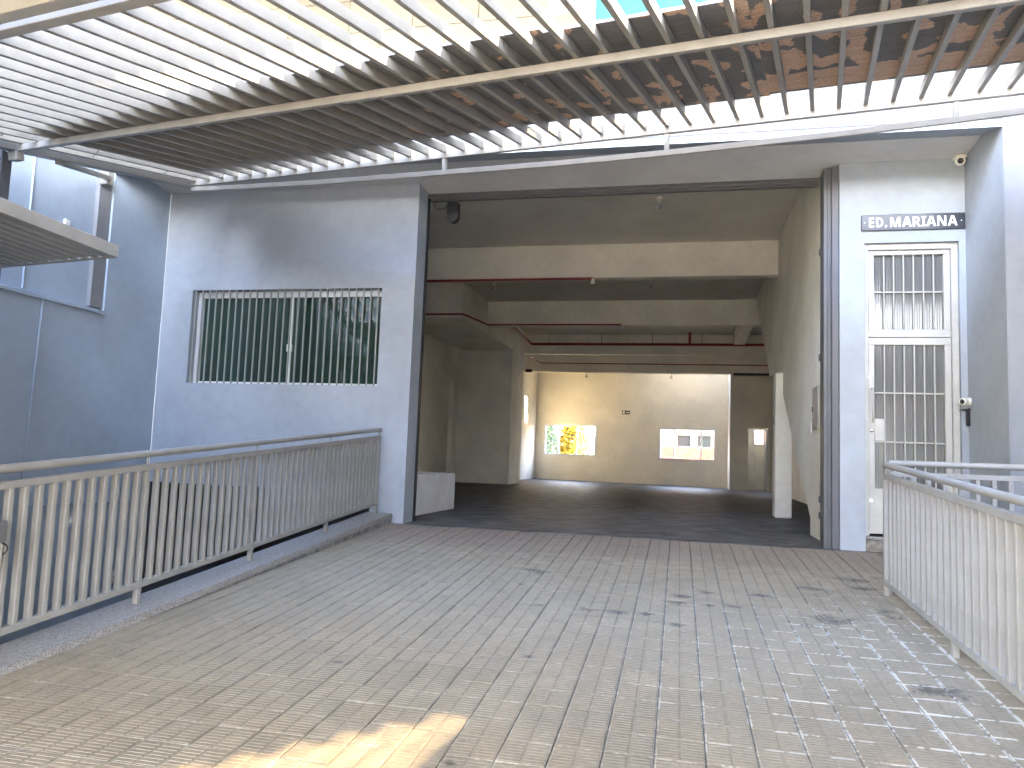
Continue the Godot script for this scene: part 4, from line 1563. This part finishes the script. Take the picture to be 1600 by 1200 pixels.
func across_the_street() -> void:
	# what the dark window mirrors: a white house with a tiled roof and a tree
	var h := thing("street_house", "white house with a tiled gable roof across the street", "building", Vector3(-12.0, -0.9, 27.0))
	var st := mb()
	box(st, Vector3(-9, 0, 0), Vector3(10.0, 4.2, 9.0))
	build(st, "wall", M.white_house, h)
	st = mb()
	hexa(st, [Vector3(-9.6, 4.21, 9.5), Vector3(10.6, 4.21, 9.5), Vector3(10.6, 4.21, -0.6), Vector3(-9.6, 4.21, -0.6),
		Vector3(-9.6, 6.6, 4.6), Vector3(10.6, 6.6, 4.6), Vector3(10.6, 6.6, 4.4), Vector3(-9.6, 6.6, 4.4)])
	build(st, "roof", M.roof, h)
	for x in [-6.0, -1.0, 4.0]:
		st = mb()
		bx(st, Vector3(x, 1.0, -0.06), Vector3(x + 1.6, 2.3, -0.002), 0.01)
		build(st, "window", M.black, h)
	h = thing("street_house", "cream two-storey house across the street opposite the ramp", "building", Vector3(8.0, -0.9, 28.0))
	st = mb()
	box(st, Vector3(-9.5, 0, 0), Vector3(14.0, 6.4, 9.0))
	build(st, "wall", M.white_house, h)
	st = mb()
	box(st, Vector3(-9.8, 6.41, -0.5), Vector3(14.4, 6.7, 9.4))
	build(st, "roof", M.concrete, h)
	for x in [-6.0, -1.5, 3.0, 8.0]:
		for y in [1.0, 4.0]:
			st = mb()
			bx(st, Vector3(x, y, -0.06), Vector3(x + 1.6, y + 1.3, -0.002), 0.01)
			build(st, "window", M.black, h)
	tree("street tree with a dense green crown across the road", Vector3(-5.5, -0.9, 25.6), 3.4, Vector3(2.4, 2.2, 2.4), 5000, 0.14,
		[Color(0.08, 0.14, 0.04), Color(0.12, 0.18, 0.05), Color(0.16, 0.17, 0.05)], Color(0.15, 0.22, 0.05), "street trees")

# unseen pierced wall, added to shape the low sun into strips and a patch
func added_screen() -> void:
	var h := thing("added_sun_screen", "unseen pierced concrete screen added to shape the sun on the forecourt", "building", Vector3(10.0, -2.6, 5.0))
	var o := -h.position
	var st := mb()
	# axes: u runs towards the building (-Z), v up; seen from the forecourt side
	slab(st, Vector3(10.0, 0, 0) + o, Vector3.BACK, Vector3.UP, 0.15, [-12.0, 2.42, 2.85, 4.7, 5.05, 5.58, 6.0, 7.6, 8.2, 10.2, 22.0], [-2.6, 2.8, 3.66, 5.35, 5.6, 7.0, 7.15, 7.7, 8.1, 8.4, 34.0],
		[[2.42, 2.85, 5.35, 7.15], [4.7, 5.05, 5.6, 7.7], [6.0, 7.6, 7.0, 8.1], [5.58, 8.2, 2.8, 3.66], [10.2, 22.1, -3.0, 8.4]])
	build(st, "wall", M.concrete, h)
	for z in [14.0, 18.0, 21.7]:
		st = mb()
		bx(st, Vector3(10.02, -2.6, z - 0.15) + o, Vector3(10.13, 8.399, z + 0.15) + o, 0.01)
		build(st, "pillar", M.concrete, h)
	st = mb()
	prism_x(st, PackedVector2Array([Vector2(5.5, 2.805), Vector2(8.3, 3.70), Vector2(5.5, 3.70)]), 0.16, 0.26)
	var r := build(st, "sun_patch_gusset", M.concrete, h)  # added to cut the slanted edge of the sun patch
	r.position = o + Vector3(9.9, 0, 0)
	# louvres added in the openings to dim the sun
	for q in [[5.58, 8.2, 2.72, 20, 0.0187], [2.42, 2.85, 5.28, 38, 0.0185], [4.7, 5.05, 5.53, 44, 0.0175], [6.0, 7.6, 6.93, 24, 0.0175]]:
		st = mb()
		bx(st, Vector3(-0.02, -q[4], q[0]), Vector3(0.0, q[4], q[1]), 0.002)
		var lm := st.commit()
		for k in q[3]:
			inst(lm, "sun_dimming_louvre", M.rail, h, Transform3D(Basis(), Vector3(9.93, q[2] + 0.05 * k, 0) + o))

func added_gate() -> void:
	var g := thing("added_gate", "unseen grey sheet gate added to keep front light off the sunken drive", "gate", Vector3(-1.9, -1.6, 5.75))  # out of view, put in to block light from the front
	var st := mb()
	bx(st, Vector3(-1.48, 0.0, -0.03), Vector3(-1.40, 4.2, 0.05), 0.005)
	bx(st, Vector3(1.38, 0.0, -0.03), Vector3(1.46, 4.2, 0.05), 0.005)
	bx(st, Vector3(-1.399, 4.1, -0.03), Vector3(1.379, 4.2, 0.05), 0.005)
	bx(st, Vector3(-1.399, 0.0, -0.03), Vector3(1.379, 0.1, 0.05), 0.005)
	build(st, "frame", M.rail, g)
	st = mb()
	bx(st, Vector3(-0.09, 0.101, -0.01), Vector3(0.09, 4.099, 0.01), 0.004)
	var m := st.commit()
	for i in 15:
		inst(m, "panel", M.rail, g, Transform3D(Basis(), Vector3(-1.305 + 0.1849 * i, 0, 0)))

func added_booth() -> void:
	var h := thing("added_booth", "unseen grey booth added to keep front light off the door wall", "booth", Vector3(7.5, -1.5, 8.6))  # out of view, put in to block light from the front right
	var st := mb()
	slab(st, Vector3(0, 0, -1.0), Vector3.LEFT, Vector3.UP, 0.15, [-2.2, -0.9, 0.9, 2.2], [0.0, 2.4, 3.5, 4.6], [[-0.9, 0.9, 2.4, 3.5]])
	box(st, Vector3(-2.2, 0, -0.849), Vector3(-2.05, 4.6, 1.0))
	box(st, Vector3(2.05, 0, -0.849), Vector3(2.2, 4.6, 1.0))
	box(st, Vector3(-2.049, 0, 0.85), Vector3(2.049, 4.6, 1.0))
	build(st, "wall", M.wall_grey, h)
	st = mb()
	bx(st, Vector3(-2.4, 4.601, -1.2), Vector3(2.4, 4.75, 1.2), 0.01)
	build(st, "roof", M.concrete, h)
	st = mb()
	bx(st, Vector3(-0.9, 2.4, -0.95), Vector3(0.9, 3.5, -0.93), 0.002)
	build(st, "window", M.glass_dark, h)
